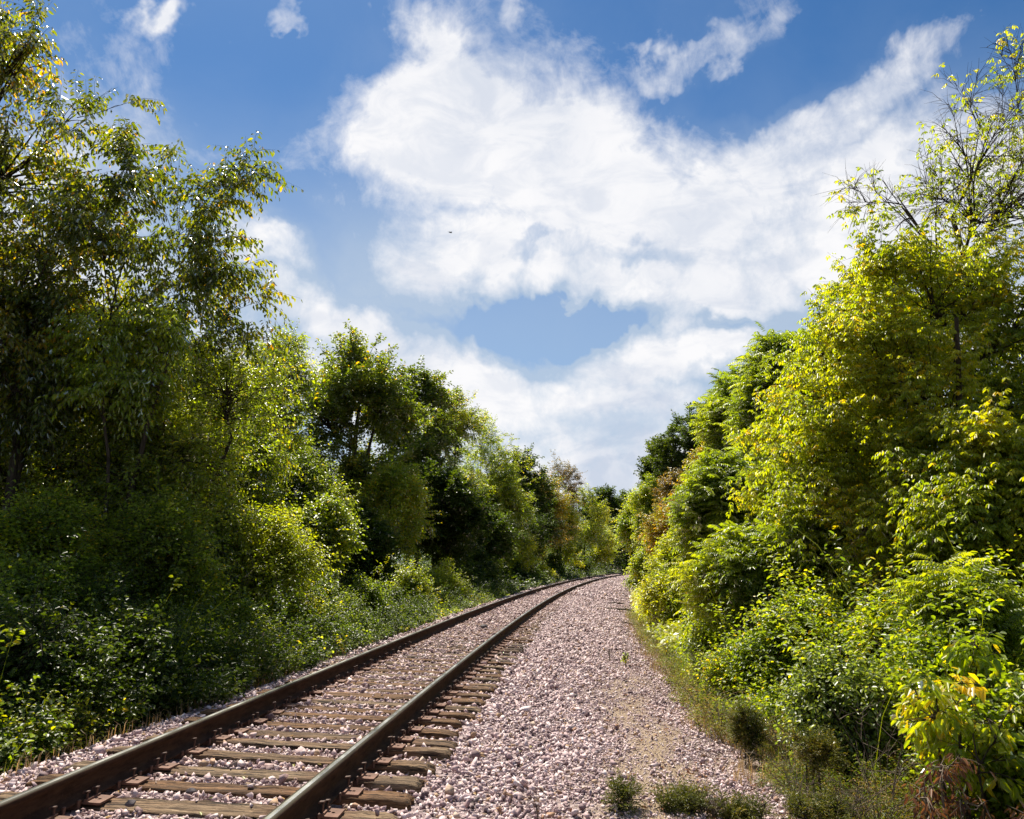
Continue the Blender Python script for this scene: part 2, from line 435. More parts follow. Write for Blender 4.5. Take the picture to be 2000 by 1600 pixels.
def mk_tie():
    m, t, o = new_mat('weathered_tie_wood'); c = t.node('ShaderNodeTexCoord').outputs['Object']
    oi = t.node('ShaderNodeObjectInfo').outputs['Random']
    off = t.node('ShaderNodeCombineXYZ'); t.put(off.inputs[0], t.math('MULTIPLY', oi, 37.0)); t.put(off.inputs[1], t.math('MULTIPLY', oi, 11.0))
    cc = t.vmath('ADD', c, off.outputs[0])
    g = t.noise(t.vmath('MULTIPLY', cc, (1.3, 34, 30)), 2.0, 7, .7, .4)
    g2 = t.noise(t.vmath('MULTIPLY', cc, (2.5, 10, 8)), 1.2, 4)
    fine = t.noise(t.vmath('MULTIPLY', cc, (4, 130, 90)), 2.0, 3)
    grey = t.ramp(g, [(.36, (.018, .012, .008)), (.46, (.105, .066, .038)), (.58, (.26, .178, .108)), (.78, (.42, .31, .205))])
    warm = t.ramp(g, [(.36, (.014, .008, .005)), (.46, (.085, .042, .019)), (.58, (.19, .100, .045)), (.78, (.33, .19, .09))])
    dark = t.ramp(g, [(.32, (.015, .010, .008)), (.5, (.055, .038, .028)), (.8, (.13, .10, .075))])
    w1 = t.maprange(t.math('ADD', t.math('MULTIPLY', oi, .7), t.math('MULTIPLY', g2, .6)), .45, .85)
    col = t.mix(w1, grey, warm)
    fr = t.math('FRACT', t.math('MULTIPLY', oi, 7.31))
    col = t.mix(t.math('MULTIPLY', t.maprange(fr, .6, .9), .8), col, dark)
    sx = t.node('ShaderNodeSeparateXYZ'); t.l.new(c, sx.inputs[0])
    ax = t.math('ABSOLUTE', t.math('SUBTRACT', t.math('ABSOLUTE', sx.outputs[0]), .75))
    rs = t.math('MULTIPLY', t.maprange(t.math('ADD', ax, t.math('MULTIPLY', g2, .3)), .55, .20), .75)
    col = t.mix(rs, col, t.ramp(g, [(.32, (.03, .012, .006)), (.5, (.13, .055, .025)), (.8, (.26, .125, .06))]))
    crk = t.noise(t.vmath('MULTIPLY', cc, (.9, 46, 40)), 1.5, 5, .65, .6)
    cm = t.maprange(crk, .43, .37)
    col = t.mix(t.math('MULTIPLY', cm, .9), col, (.012, .008, .006))
    h = t.math('SUBTRACT', t.math('ADD', g, t.math('MULTIPLY', fine, .5)), t.math('MULTIPLY', cm, 1.2))
    bsdf(t, o, col, .85, .25, normal=bump(t, h, .9, .012)); return m


def mk_plate():
    m, t, o = new_mat('rusty_plate'); c = t.node('ShaderNodeTexCoord').outputs['Object']
    n = t.noise(c, 16, 5); bsdf(t, o, t.ramp(n, [(.3, (.085, .040, .025)), (.7, (.21, .105, .070))]), .75, .3, normal=bump(t, n, .3, .003)); return m


def mk_spike():
    m, t, o = new_mat('dark_rusty_iron'); c = t.node('ShaderNodeTexCoord').outputs['Object']
    n = t.noise(c, 30, 4); bsdf(t, o, t.ramp(n, [(.3, (.045, .022, .015)), (.7, (.15, .07, .045))]), .65, .4); return m


M_BARK, M_TWIG, M_GROUND, M_BED, M_ROCK = mk_bark(), mk_twig(), mk_ground(), mk_bed(), mk_rock()
M_RAIL, M_REDGE, M_RTOP, M_TIE, M_PLATE, M_SPIKE = mk_rail(), mk_rail_edge(), mk_rail_top(), mk_tie(), mk_plate(), mk_spike()

# ------------------------------------------------------------------ ground sheet and ballast bed
ys = np.concatenate([np.linspace(-1400, -30, 12), np.arange(-28, 60, .8), np.arange(60, 170, 2.0), np.linspace(175, 2400, 22)])
us = np.concatenate([np.linspace(-1600, -30, 12), np.arange(-28, -8, 1.5), np.arange(-8, 9, .35), np.arange(9, 30, 1.5), np.linspace(33, 1600, 12)])
Yg, Ug = np.meshgrid(ys, us, indexing='ij')
Xg = Xc(np.clip(Yg, -30, 170)) + Ug
Zg = ground(Xg, Yg) - np.where((Ug > -2.4) & (Ug < 4.35), .07, 0)
far = np.clip((np.abs(Ug) - 40) / 300, 0, 1)
Zg = Zg * (1 - far) + far * -.6
nI, nJ = Yg.shape; ii = np.arange(nI * nJ).reshape(nI, nJ)
tag(mesh_np('ground', np.stack([Xg, Yg, Zg], -1), np.stack([ii[:-1, :-1], ii[:-1, 1:], ii[1:, 1:], ii[1:, :-1]], -1).reshape(-1, 4), mat=M_GROUND, smooth=True), kind='structure')


def fbm2(x, y, seed=0):
    v = 0; a = .5
    for k in range(4):
        v = v + a * hash2(x * 2 ** k + 3.7 * k, y * 2 ** k * 1.13 - 1.9 * k, seed + k); a *= .55
    return v


def sandy(y, u):
    a = np.exp(-((u - 2.95 - .012 * y + .15 * np.sin(y * 1.3)) / .42) ** 2) * np.clip(1.3 - np.abs(y - 8) / 8, 0, 1)
    b = .6 * np.exp(-((u - 3.85) / .45) ** 2)
    return np.clip(np.maximum(a * 1.25, b) * (.80 + .7 * fbm2(y * 1.9, u * 3.1)), 0, .95)


def bedz(y, u):
    z = np.interp(u, PU, PZ)
    lift = np.clip((y - 9) / 14, 0, 1) * .028 * (np.abs(u) < 2.2)
    mid = np.where(np.abs(u) < .85, .010, 0) - .012 * np.clip(1 - np.abs(np.abs(u) - 1.2) / .55, 0, 1) * np.clip((30 - y) / 14, .1, 1)
    bump_ = .035 * hash2(y * 1.1, u * 2.0, 2.0) * np.clip((np.abs(u) - 1.5) / .6, 0, 1)
    mound = .10 * np.exp(-((y - 5.2) / 1.3) ** 2 - ((u + 2.3) / .5) ** 2)
    return z + mid + lift + bump_ + mound - .012


yb = np.concatenate([np.arange(-8, 45, .25), np.arange(45, 165, .8)]); ub = np.arange(-2.5, 4.5, .12)
Yb, Ub = np.meshgrid(yb, ub, indexing='ij')
Pb = trk(Yb, Ub, bedz(Yb, Ub)); ii = np.arange(Yb.size).reshape(Yb.shape)
tag(mesh_np('ballast_bed', Pb, np.stack([ii[:-1, :-1], ii[:-1, 1:], ii[1:, 1:], ii[1:, :-1]], -1).reshape(-1, 4), mat=M_BED, tint=sandy(Yb, Ub).ravel(), smooth=True), kind='structure')

# ------------------------------------------------------------------ ties
rng = np.random.default_rng(7)


def tie_mesh(seed, L=2.62, Wt=.185, Ht=.17):
    r = np.random.default_rng(seed)
    nx, ny = 56, 9
    X = np.linspace(-L / 2, L / 2, nx); Y = np.linspace(-Wt / 2, Wt / 2, ny)
    XX, YY = np.meshgrid(X, Y, indexing='ij')
    Z = np.zeros_like(XX)
    Z += .004 * np.sin(XX * 3 + r.random() * 6) + .003 * r.standard_normal((1, ny)) + .002 * r.standard_normal(XX.shape)
    for _ in range(7):
        j = r.integers(1, ny - 1); a = r.uniform(-L / 2, L / 2); ln = r.uniform(.3, 1.0)
        Z[:, j] -= .022 * np.clip(1 - np.abs(X - a) / ln, 0, 1)
    edge = np.abs(YY) / (Wt / 2); Z -= .006 * edge ** 6 * (1 + .6 * np.sin(XX * 17 + r.random() * 6))
    en = np.clip((np.abs(XX) - L / 2 + .06) / .06, 0, 1); Z -= .018 * en ** 2
    YY = YY + .006 * np.sin(XX * 2.1 + r.random() * 6) * 1.0 + .004 * np.sin(XX * 23) * (edge > .9)
    XX = XX + en * .012 * r.standard_normal((1, ny))
    top = np.stack([XX, YY, Z], -1).reshape(-1, 3)
    idx = np.arange(nx * ny).reshape(nx, ny)
    q = np.stack([idx[:-1, :-1], idx[1:, :-1], idx[1:, 1:], idx[:-1, 1:]], -1).reshape(-1, 4)
    ring = np.concatenate([idx[:, 0], idx[-1, 1:], idx[-2::-1, -1], idx[0, -2:0:-1]])
    mid = top[ring].copy(); mid[:, 2] = -Ht * .45; mid[:, :2] *= 1.006
    bot = top[ring].copy(); bot[:, 2] = -Ht
    V = np.concatenate([top, mid, bot]); n = len(ring); a0 = nx * ny
    r0 = ring; r1 = a0 + np.arange(n); r2 = a0 + n + np.arange(n)
    q = np.concatenate([q, np.stack([r0, r1, np.roll(r1, -1), np.roll(r0, -1)], -1), np.stack([r1, r2, np.roll(r2, -1), np.roll(r1, -1)], -1)])
    o = mesh_np('railway_tie', V, q, mat=M_TIE); me = o.data; bpy.data.objects.remove(o); return me


def boxes(name, bs, mat, bev=0.0):
    bm = bmesh.new()
    for (x0, x1, y0, y1, z0, z1) in bs:
        r = bmesh.ops.create_cube(bm, size=1)
        for v in r['verts']:
            v.co = Vector(((x0 + x1) / 2 + v.co.x * (x1 - x0), (y0 + y1) / 2 + v.co.y * (y1 - y0), (z0 + z1) / 2 + v.co.z * (z1 - z0)))
    if bev: bmesh.ops.bevel(bm, geom=bm.edges[:], offset=bev, segments=1, affect='EDGES')
    me = bpy.data.meshes.new(name); bm.to_mesh(me); bm.free(); me.materials.append(mat); return me


TM = [tie_mesh(s) for s in range(10)]
# plate: a slab with a square hole each side, two shoulders
pw = .075
plate_me = boxes('tie_plate', [(-.10, .10, -pw, pw, 0, .014), (.10, .125, -pw, pw, 0, .0142), (.145, .185, -pw, pw, 0, .0138),
                               (.125, .145, -pw, -.012, 0, .014), (.125, .145, .012, pw, 0, .014),
                               (-.125, -.10, -pw, pw, 0, .0142), (-.185, -.145, -pw, pw, 0, .0138),
                               (-.145, -.125, -pw, -.012, 0, .014), (-.145, -.125, .012, pw, 0, .014),
                               (.075, .095, -pw + .004, pw - .004, .0135, .026), (-.095, -.075, -pw + .004, pw - .004, .0135, .026)], M_PLATE)
bm = bmesh.new()
r = bmesh.ops.create_cone(bm, cap_ends=True, segments=4, radius1=.0085, radius2=.010, depth=.05); bmesh.ops.translate(bm, verts=r['verts'], vec=(0, 0, .015))
r = bmesh.ops.create_cube(bm, size=1)
for v in r['verts']: v.co = Vector((v.co.x * .040 - .008, v.co.y * .026, .046 + v.co.z * .014 + (v.co.x) * .006))
bmesh.ops.bevel(bm, geom=[e for e in bm.edges], offset=.003, segments=1, affect='EDGES')
spike_me = bpy.data.meshes.new('spike'); bm.to_mesh(spike_me); bm.free(); spike_me.materials.append(M_SPIKE)
ORD = ['first', 'second', 'third', 'fourth', 'fifth', 'sixth', 'seventh', 'eighth', 'ninth', 'tenth', 'eleventh', 'twelfth', 'thirteenth', 'fourteenth', 'fifteenth',
       'sixteenth', 'seventeenth', 'eighteenth', 'nineteenth', 'twentieth', 'twenty-first', 'twenty-second', 'twenty-third', 'twenty-fourth', 'twenty-fifth', 'twenty-sixth', 'twenty-seventh',
       'twenty-eighth', 'twenty-ninth', 'thirtieth']
LOOK = ['grey-brown', 'cracked brown', 'split grey', 'rust-stained', 'pale weathered', 'dark weathered']
TIES = []
tie_ys = np.arange(3.95, 110, TIE_STEP) + rng.normal(0, .03, len(np.arange(3.95, 110, TIE_STEP)))
for k, y0 in enumerate(tie_ys):
    dz = rng.normal(0, .005); du = rng.normal(0, .045)
    t = bpy.data.objects.new('railway_tie', TM[k % 10]); COL.objects.link(t)
    p = trk(y0, du, dz); t.location = p
    yaw = -math.atan(Hd(y0)) + rng.normal(0, .012)
    t.rotation_euler = (rng.normal(0, .012), PHI, yaw if rng.random() < .5 else yaw + math.pi * 0)
    if k < 30:
        lab = f"{LOOK[k % 6]} wooden railway tie across the ballast, {ORD[k]} up from the photo's bottom edge"
    elif y0 < 40:
        lab = 'thin-looking weathered tie half sunk in ballast in the middle stretch of the track'
    else:
        lab = 'far weathered tie nearly buried in ballast towards the bend'
    tag(t, lab, 'railway tie', 'wooden ties under the rails')
    TIES.append((y0, du))
    if y0 < 45:
        for s in (-1, 1):
            pl = bpy.data.objects.new('tie_plate', plate_me); COL.objects.link(pl); pl.parent = t
            pl.location = (s * .7535 - du, 0, .002)
            if k < 26:
                for (sx, sy, rr) in ((-.083, -.045, 0), (.083, .045, math.pi)) + (((.083, -.05, math.pi),) if k % 2 else ()):
                    q = bpy.data.objects.new('spike', spike_me); COL.objects.link(q); q.parent = pl
                    q.location = (sx, sy, .018 + (.02 if rng.random() < .3 else 0)); q.rotation_euler = (0, 0, math.pi - rr + rng.normal(0, .15))
TIEY = tie_ys

# ------------------------------------------------------------------ rails
yr = np.concatenate([np.arange(-6, 30, .3), np.arange(30, 140, .8)])
prof = [(-.070, 0), (-.070, .010), (-.045, .017), (-.012, .030), (-.0085, .05), (-.0085, .11), (-.014, .128), (-.034, .136), (-.036, .160), (-.032, .169), (-.020, .1735), (-.014, .1748),
        (.014, .1748), (.020, .1735), (.032, .169), (.036, .160), (.034, .136), (.014, .128), (.0085, .11), (.0085, .05), (.012, .030), (.045, .017), (.070, .010), (.070, 0)]
anchor_me = boxes('rail_anchor', [(-.088, -.074, -.011, .011, -.03, .022), (-.074, .074, -.009, .009, -.034, -.004), (.074, .088, -.013, .013, -.03, .026), (-.086, -.055, -.010, .010, .013, .024)], M_SPIKE, .003)
for s, side, lb in ((-1, 'left', 'left steel rail, the outer one nearer the dark trees, running round the bend'), (1, 'right', 'right steel rail, the inner one beside the wide gravel shoulder')):
    P = []
    for (pu, pz) in prof:
        # each rail leans slightly inwards
        P.append(trk(yr, s * .7535 + pu - s * pz / 40, .0155 + pz))
    P = np.stack(P, 1); n, m, _ = P.shape
    idx = np.arange(n * m).reshape(n, m); nx_ = np.roll(idx, -1, 1)
    q = np.stack([idx[:-1], idx[1:], nx_[1:], nx_[:-1]], -1)
    mi = np.zeros(m, int); mi[[9, 10, 12, 13]] = 1; mi[11] = 2
    o = mesh_np('rail', P, q.reshape(-1, 4), mats=[M_RAIL, M_REDGE, M_RTOP], midx=np.tile(mi, n - 1))
    tag(o, lb, 'rail', 'the two rails of the track')
    for k in range(min(30, len(TIEY))):
        for dd in (-.125,) if k % 2 else (-.125, .125):
            a = bpy.data.objects.new('rail_anchor', anchor_me); COL.objects.link(a); a.parent = o
            yy = TIEY[k] + dd; a.location = trk(yy, s * .7535, .016); a.rotation_euler = (0, PHI, -math.atan(Hd(yy)))

# ------------------------------------------------------------------ ballast stones
rocks = []
for s in range(36):
    r = np.random.default_rng(100 + s); bm = bmesh.new()
    pts = r.standard_normal((8, 3)); pts /= np.linalg.norm(pts, axis=1, keepdims=True); pts *= r.uniform(.70, 1.15, (8, 1))
    pts *= np.array([1.0, r.uniform(.55, .95), r.uniform(.4, .85)])
    for p in pts: bm.verts.new(p)
    h = bmesh.ops.convex_hull(bm, input=bm.verts)
    bmesh.ops.delete(bm, geom=[v for v in bm.verts if not v.link_faces], context='VERTS')
    bmesh.ops.triangulate(bm, faces=bm.faces); bm.verts.ensure_lookup_table(); bm.verts.index_update()
    rocks.append((np.array([v.co[:] for v in bm.verts]), np.array([[v.index for v in f.verts] for f in bm.faces]))); bm.free()


def randrot(n, r, flat=.5):
    q = r.standard_normal((n, 4)); q[:, 1:3] *= flat; q = nrm(q)
    a, b, c, d = q.T
    return np.stack([1 - 2 * (c * c + d * d), 2 * (b * c - a * d), 2 * (b * d + a * c), 2 * (b * c + a * d), 1 - 2 * (b * b + d * d), 2 * (c * d - a * b),
                     2 * (b * d - a * c), 2 * (c * d + a * b), 1 - 2 * (b * b + c * c)], -1).reshape(n, 3, 3)


def stones(zones, seed):
    r = np.random.default_rng(seed); AV, AT, TN = [], [], []; base = 0
    Ys, Us, Rs = [], [], []
    for (y0, y1, u0, u1, rad, dens) in zones:
        n = int((y1 - y0) * (u1 - u0) * dens / (2 * rad) ** 2)
        y = r.uniform(y0, y1, n); u = r.uniform(u0, u1, n); rr = rad * np.clip(np.exp(r.normal(0, .36, n)), .35, 2.0)
        near = TIEY[np.clip(np.searchsorted(TIEY, y), 1, len(TIEY) - 1)]; near2 = TIEY[np.clip(np.searchsorted(TIEY, y) - 1, 0, len(TIEY) - 1)]
        d = np.minimum(np.abs(y - near), np.abs(y - near2))
        on = (np.abs(u) < 1.33) & (d < .094 + rr * .30)
        lim = np.interp(y, [8, 18, 40], [.010, .12, .5])
        keep = ~on | (r.random(n) < lim * np.where(u < .0, 1, .8))
        keep &= ~((np.abs(np.abs(u) - .7535) < .085 + rr * .6))
        keep &= (r.random(n) > .84 * (1 if rad > .015 else .25) * np.clip(sandy(y, u), 0, 1))
        keep &= (u < 4.25 + .25 * hash2(y * 1.3, u)) & ((u > -1.5 - .15 * hash2(y * 1.7, u * .5) - .85 * np.clip((8.2 - y) / 1.6, 0, 1)) | (r.random(n) < .05))
        on = on[keep]; y = y[keep]; u = u[keep]; rr = rr[keep]
        rr = np.where(on, rr * .75, rr)
        rr = rr * (1 - .35 * sandy(y, u))
        z = bedz(y, u) + rr * r.uniform(.0, .75, len(y))
        z = np.where(on, .004 + rr * .4, z)
        Ys.append(y); Us.append(u); Rs.append((rr, z))
    y = np.concatenate(Ys); u = np.concatenate(Us); rr = np.concatenate([a for a, b in Rs]); z = np.concatenate([b for a, b in Rs])
    P = trk(y, u, z); kind = r.integers(0, len(rocks), len(y)); M = randrot(len(y), r)
    tn = np.maximum(np.clip(1.15 - np.abs(np.abs(u) - .7535) / .26, 0, 1), .30 * (np.abs(u) < 1.25)) * r.uniform(.1, 1, len(y))
    for i, (rv, rt) in enumerate(rocks):
        s = np.where(kind == i)[0]
        if not len(s): continue
        V = np.einsum('nij,vj->nvi', M[s], rv) * rr[s][:, None, None] + P[s][:, None]
        AV.append(V.reshape(-1, 3)); AT.append((np.arange(len(s))[:, None, None] * len(rv) + rt[None]).reshape(-1, 3) + base)
        TN.append(np.repeat(tn[s], len(rv))); base += len(s) * len(rv)
    return np.concatenate(AV), np.concatenate(AT), np.concatenate(TN)


V, T, TN = stones([(3.2, 10, -2.6, 4.5, .0215, 1.8), (10, 20, -2.4, 4.6, .025, 1.7), (20, 38, -2.3, 4.8, .032, 1.6), (38, 110, -2.3, 5.0, .055, 1.3), (3.2, 22, -2.5, 4.2, .036, .16), (4.5, 15, 2.1, 4.2, .0105, .8)], 5)
tag(mesh_np('gravel', V, tris=T, mat=M_ROCK, tint=TN), 'pinkish grey crushed stone ballast filling the track and its wide right shoulder', 'gravel', kind='stuff')
bm = bmesh.new()


# ------------------------------------------------------------------ foliage generator
def rand_dir(r, n): return nrm(r.standard_normal((n, 3)))


def leafy(geo, wood, r, B0, B1, B2, cen, o, br_r=.012, tint0=None):
    """sprigs and leaves along quadratic branches B0,B1,B2; o = options"""
    nb = len(B0); ns = o.get('spr', 7)
    bi = np.repeat(np.arange(nb), ns); t = r.uniform(o.get('t0', .42), 1.0, len(bi))
    b = bezat(B0[bi], B1[bi], B2[bi], t); T = beztan(B0[bi], B1[bi], B2[bi], t)
    outw = nrm(b - cen[bi] + 1e-3)
    dr = nrm(T * .5 + outw * .5 + rand_dir(r, len(bi)) * o.get('rnd', .8) + np.array([0, 0, o.get('up', .15)]))
    sl = o['sl'] * r.uniform(.55, 1.25, len(bi))[:, None]
    S0 = b; S1 = b + dr * sl * .5 + rand_dir(r, len(bi)) * sl * o.get('kink', .13); S2 = b + dr * sl + np.array([0, 0, -1.]) * sl * o.get('droop', .2)
    if wood is not None and o.get('twigs', True):
        Pp = bez(S0, S1, S2, 3); R = np.repeat(np.array([[1., .7, .3]]), len(bi), 0) * o.get('tw', .004)
        wood.add(*tubes(Pp, R, 3))
    bt = (tint0[bi] if tint0 is not None else 0) + r.normal(0, o.get('bvar', .10), nb)[bi]
    lp = o.get('lps', 12); keep = r.random(len(bi)) < o.get('fill', 1.0)
    si = np.repeat(np.where(keep)[0], lp)
    lt = np.clip((np.tile(np.arange(lp), keep.sum()) + r.random(len(si))) / lp, 0.05, 1)
    p = bezat(S0[si], S1[si], S2[si], lt); T = beztan(S0[si], S1[si], S2[si], lt)
    side = nrm(np.cross(T, np.array([0, 0, 1.]) + rand_dir(r, len(si)) * .5)) * np.where(np.tile(np.arange(lp) % 2, keep.sum())[:, None], 1, -1)
    tn = .45 + o.get('tbias', 0) + bt[si] + r.normal(0, o.get('lvar', .14), len(si))
    ac = o.get('acc', 0.02)
    tn = np.where(r.random(len(si)) < ac, tn + .5, tn)
    mode = o.get('mode', 'simple')
    if mode == 'simple':
        d = nrm(T * .55 + side * .8 + rand_dir(r, len(si)) * .35 + np.array([0, 0, -o.get('ldroop', .3)]))
        N = nrm(np.array([0, 0, 1.]) + rand_dir(r, len(si)) * o.get('nrnd', .75))
        L = o['L'] * r.uniform(.6, 1.2, len(si)); Wd = L * o.get('ar', .5)
        geo.add(*leaves(p + d * .3 * o['L'], d, N, L, Wd, tn, o.get('lod', 0)))
    else:
        K = o['pairs']; fl = o['fl'] * r.uniform(.65, 1.2, len(si))
        d = nrm(T * .35 + side * .9 + rand_dir(r, len(si)) * .35 + np.array([0, 0, o.get('fup', .15)]))
        F2 = p + d * fl[:, None] + np.array([0, 0, -1.]) * (fl * o.get('fdroop', .3))[:, None]; F1 = p + d * (fl * .55)[:, None]
        tt = np.linspace(o.get('f0', .2), .95, K)
        sN = nrm(np.cross(d, np.array([0, 0, 1.]) + rand_dir(r, len(si)) * .35)); up = np.cross(sN, d)
        PP, DD, NN, LL, TT = [], [], [], [], []
        for kk, x in enumerate(tt):
            x_ = np.full(len(si), x); q = bezat(p, F1, F2, x_); tg = beztan(p, F1, F2, x_)
            for sg in (-1, 1):
                PP.append(q); DD.append(nrm(tg * .35 + sN * sg + np.array([0, 0, -o.get('ldroop', .35)]) + rand_dir(r, len(si)) * .12)); NN.append(nrm(up + rand_dir(r, len(si)) * .25))
                LL.append(o['L'] * (1 - .35 * abs(x - .45)) * r.uniform(.85, 1.1, len(si))); TT.append(tn + r.normal(0, .04, len(si)))
        PP.append(F2); DD.append(nrm(F2 - F1)); NN.append(up); LL.append(o['L'] * np.ones(len(si))); TT.append(tn)
        P_, D_, N_, L_, T_ = map(np.concatenate, (PP, DD, NN, LL, TT))
        geo.add(*leaves(P_, D_, N_, L_, L_ * o.get('ar', .3), T_, o.get('lod', 0)))


SP = {
    'cherry': dict(mat='cherry', L=.11, ar=.36, sl=.62, spr=7, lps=11, droop=.35, ldroop=1.0, up=.15, acc=.03, nrnd=.9),
    'green': dict(mat='green', L=.085, ar=.55, sl=.5, spr=8, lps=11, droop=.15, ldroop=.3),
    'maple': dict(mat='green', L=.10, ar=.75, sl=.45, spr=8, lps=10, droop=.1, ldroop=.3),
    'lime': dict(mat='lime', L=.085, ar=.5, sl=.45, spr=8, lps=12, droop=.1, ldroop=.35, acc=.03),
    'yellow': dict(mat='yellow', L=.085, ar=.5, sl=.5, spr=8, lps=12, droop=.15, ldroop=.35, acc=.05),
    'orange': dict(mat='orange', L=.09, ar=.5, sl=.5, spr=8, lps=11, droop=.15, ldroop=.3, acc=.15),
    'brown': dict(mat='brown', L=.09, ar=.5, sl=.5, spr=7, lps=10, droop=.1, ldroop=.4),
    'oak': dict(mat='oak', L=.13, ar=.55, sl=.42, spr=8, lps=11, droop=.05, ldroop=.2, up=.4, acc=.03, rnd=.9),
    'dark': dict(mat='dark', L=.13, ar=.6, sl=.5, spr=8, lps=11, droop=.1, ldroop=.2, up=.3),
    'boxelder': dict(mat='boxelder', mode='compound', pairs=2, fl=.13, L=.088, ar=.42, sl=.5, spr=8, lps=6, droop=.15, ldroop=.8, f0=.6, fdroop=.4, acc=.05),
    'ailanthus': dict(mat='ailanthus', mode='pinnate', pairs=9, fl=.62, L=.125, ar=.30, sl=.35, spr=3, lps=5, droop=.0, ldroop=.45, fdroop=.35, fup=.3, up=.5, t0=.6, acc=.01),
    'juniper': dict(mat='juniper', L=.03, ar=.22, sl=.1, spr=10, lps=16),
    'vine': dict(mat='vine', L=.07, ar=.7, sl=.4, spr=7, lps=10, droop=.2, ldroop=.35),
}


def plant(name, label, cat, sp, x, y, zt, zb, r, seed, nb=150, nl=8, ry=None, lobes=None, tr=None, lean=(0, 0), split=.5, group=None, pname=('trunk', 'crown'),
          limb_up=.35, size=1.0, bark=None, stems=1, lobr=.46, scale_r=1.0, **kw):
    g = np.random.default_rng(seed); o = dict(SP[sp]); o.update(kw); ry = ry or r
    o['L'] *= size; o['sl'] *= max(1, size * .8)
    zg = float(ground(x, y)); H = zt - zg; tr = tr or .017 * H + .01
    if lobes is None:
        C = np.array([x, y, (zt + zb) / 2]); R = np.array([r, ry, (zt - zb) / 2]); lob = [(x + lean[0] * .8, y, zt - R[2] * .42, min(R) * .45)]
        i = 0
        while len(lob) < nl and i < 400:
            i += 1
            d = rand_dir(g, 1)[0]; c = C + d * R * g.uniform(.45, .72); rad = g.uniform(lobr * .75, lobr * 1.15) * min(r, R[2])
            if all(np.linalg.norm(c - np.array(l[:3])) > .55 * (rad + l[3]) or i > 200 for l in lob): lob.append((*c, rad))
    else:
        lob = [(x + a, y + b, c, d) for (a, b, c, d) in lobes]
    root = empty(name, (x, y, zg), label, cat, group)
    off = np.array([x, y, zg])
    LC = np.array([l[:3] for l in lob]); LR = np.array([l[3] for l in lob]); wood = Geo(); leaf = Geo()
    # stems / trunk
    tz = zb + (zt - zb) * .62
    tops = [np.array([x + lean[0] * 1.0, y + lean[1], tz])]
    bases = [np.array([x, y, zg - .15])]
    for s_ in range(stems - 1):
        a = g.uniform(0, 6.28); tops.append(np.array([x + math.cos(a) * r * .5, y + math.sin(a) * r * .4, zb + (zt - zb) * g.uniform(.35, .7)])); bases.append(bases[0] + np.array([math.cos(a) * .12, math.sin(a) * .12, 0]))
    B = np.array(bases); Tp = np.array(tops); Mi = (B + Tp) / 2 + rand_dir(g, len(B)) * H * .04; Mi[:, :2] = Mi[:, :2] * .6 + B[:, :2] * .4
    K = 12; Pt = bez(B, Mi, Tp, K)
    wig = np.cumsum(g.normal(0, .012 * H / 3, (len(B), K, 3)), 1) * np.linspace(0, 1, K)[None, :, None]; wig[..., 2] = 0
    Pt = Pt + wig
    rad = tr * (1 - .72 * np.linspace(0, 1, K)) * (1 + .5 * np.exp(-np.linspace(0, 1, K) * 18))
    Rt = np.repeat(rad[None], len(B), 0); Rt[1:] *= .6
    wood.add(*tubes(Pt, Rt, 9))
    # limbs
    A0, A1, A2, ra = [], [], [], []
    sk = [Pt.reshape(-1, 3)]; sr = [Rt.reshape(-1)]; sdep = [np.zeros(Rt.size)]
    order = np.argsort([np.min(np.linalg.norm(Pt.reshape(-1, 3) - c, axis=1)) for c in LC]); LC = LC[order]; LR = LR[order]
    zmin = zg + .10 * H
    for c, rr in zip(LC, LR):
        P_ = np.concatenate(sk); R_ = np.concatenate(sr); dp = np.concatenate(sdep); v = c - P_; dist = np.linalg.norm(v, axis=1)
        hd = np.linalg.norm(v[:, :2], axis=1)
        cost = dist + 2.2 * np.maximum(0, .45 * hd - v[:, 2]) + 50 * (P_[:, 2] < zmin) + .35 * dp + 2.5 * np.maximum(0, rr * .9 - dist)
        k_ = int(np.argmin(cost)); a = P_[k_]
        m = a * .5 + c * .5; m[2] = a[2] + (c[2] - a[2]) * limb_up; m = m + rand_dir(g, 1)[0] * .14 * dist[k_]
        r0_ = max(min(R_[k_] * .72, tr * .6 * (rr / LR.max()) ** .5 + .01), .008)
        A0.append(a); A1.append(m); A2.append(c); ra.append(r0_)
        pp = bez(a[None], m[None], c[None], 7)[0][2:]; sk.append(pp); sr.append(r0_ * np.linspace(.8, .35, 5)); sdep.append(np.full(5, dp[k_] + 1))
    A0, A1, A2, ra = map(np.array, (A0, A1, A2, ra))
    Pl = bez(A0, A1, A2, 9); Pl += np.cumsum(g.normal(0, .02, Pl.shape), 1) * np.linspace(0, 1, 9)[None, :, None]
    wood.add(*tubes(Pl, ra[:, None] * np.linspace(1, .28, 9)[None], 6))
    # branches
    pr = LR ** 2; li = g.choice(len(LC), nb, p=pr / pr.sum()); t = g.uniform(.35, 1, nb); kk = (t * 8).astype(int)
    S0 = Pl[li, kk]; d = nrm(rand_dir(g, nb) + np.array([0, 0, .15])); E = LC[li] + d * (LR[li] * (.40 + .95 * g.random(nb) ** 1.25) * scale_r)[:, None]
    M = (S0 + E) / 2 + rand_dir(g, nb) * (.14 * LR[li])[:, None] + np.array([0, 0, .12]) * LR[li][:, None]
    Pb_ = bez(S0, M, E, 6); rb = np.minimum(ra[li] * .35, .03) + .004
    wood.add(*tubes(Pb_, rb[:, None] * np.linspace(1, .25, 6)[None], 4))
    lt = g.normal(0, o.get('lobvar', .10), len(LC))[li]
    leafy(leaf, wood, g, S0, M, E, LC[li], o, tint0=lt)
    wood.V = [v - off for v in wood.V]; leaf.V = [v - off for v in leaf.V]
    wood.build(pname[0], bark or M_BARK, root, tint=False, smooth=True)
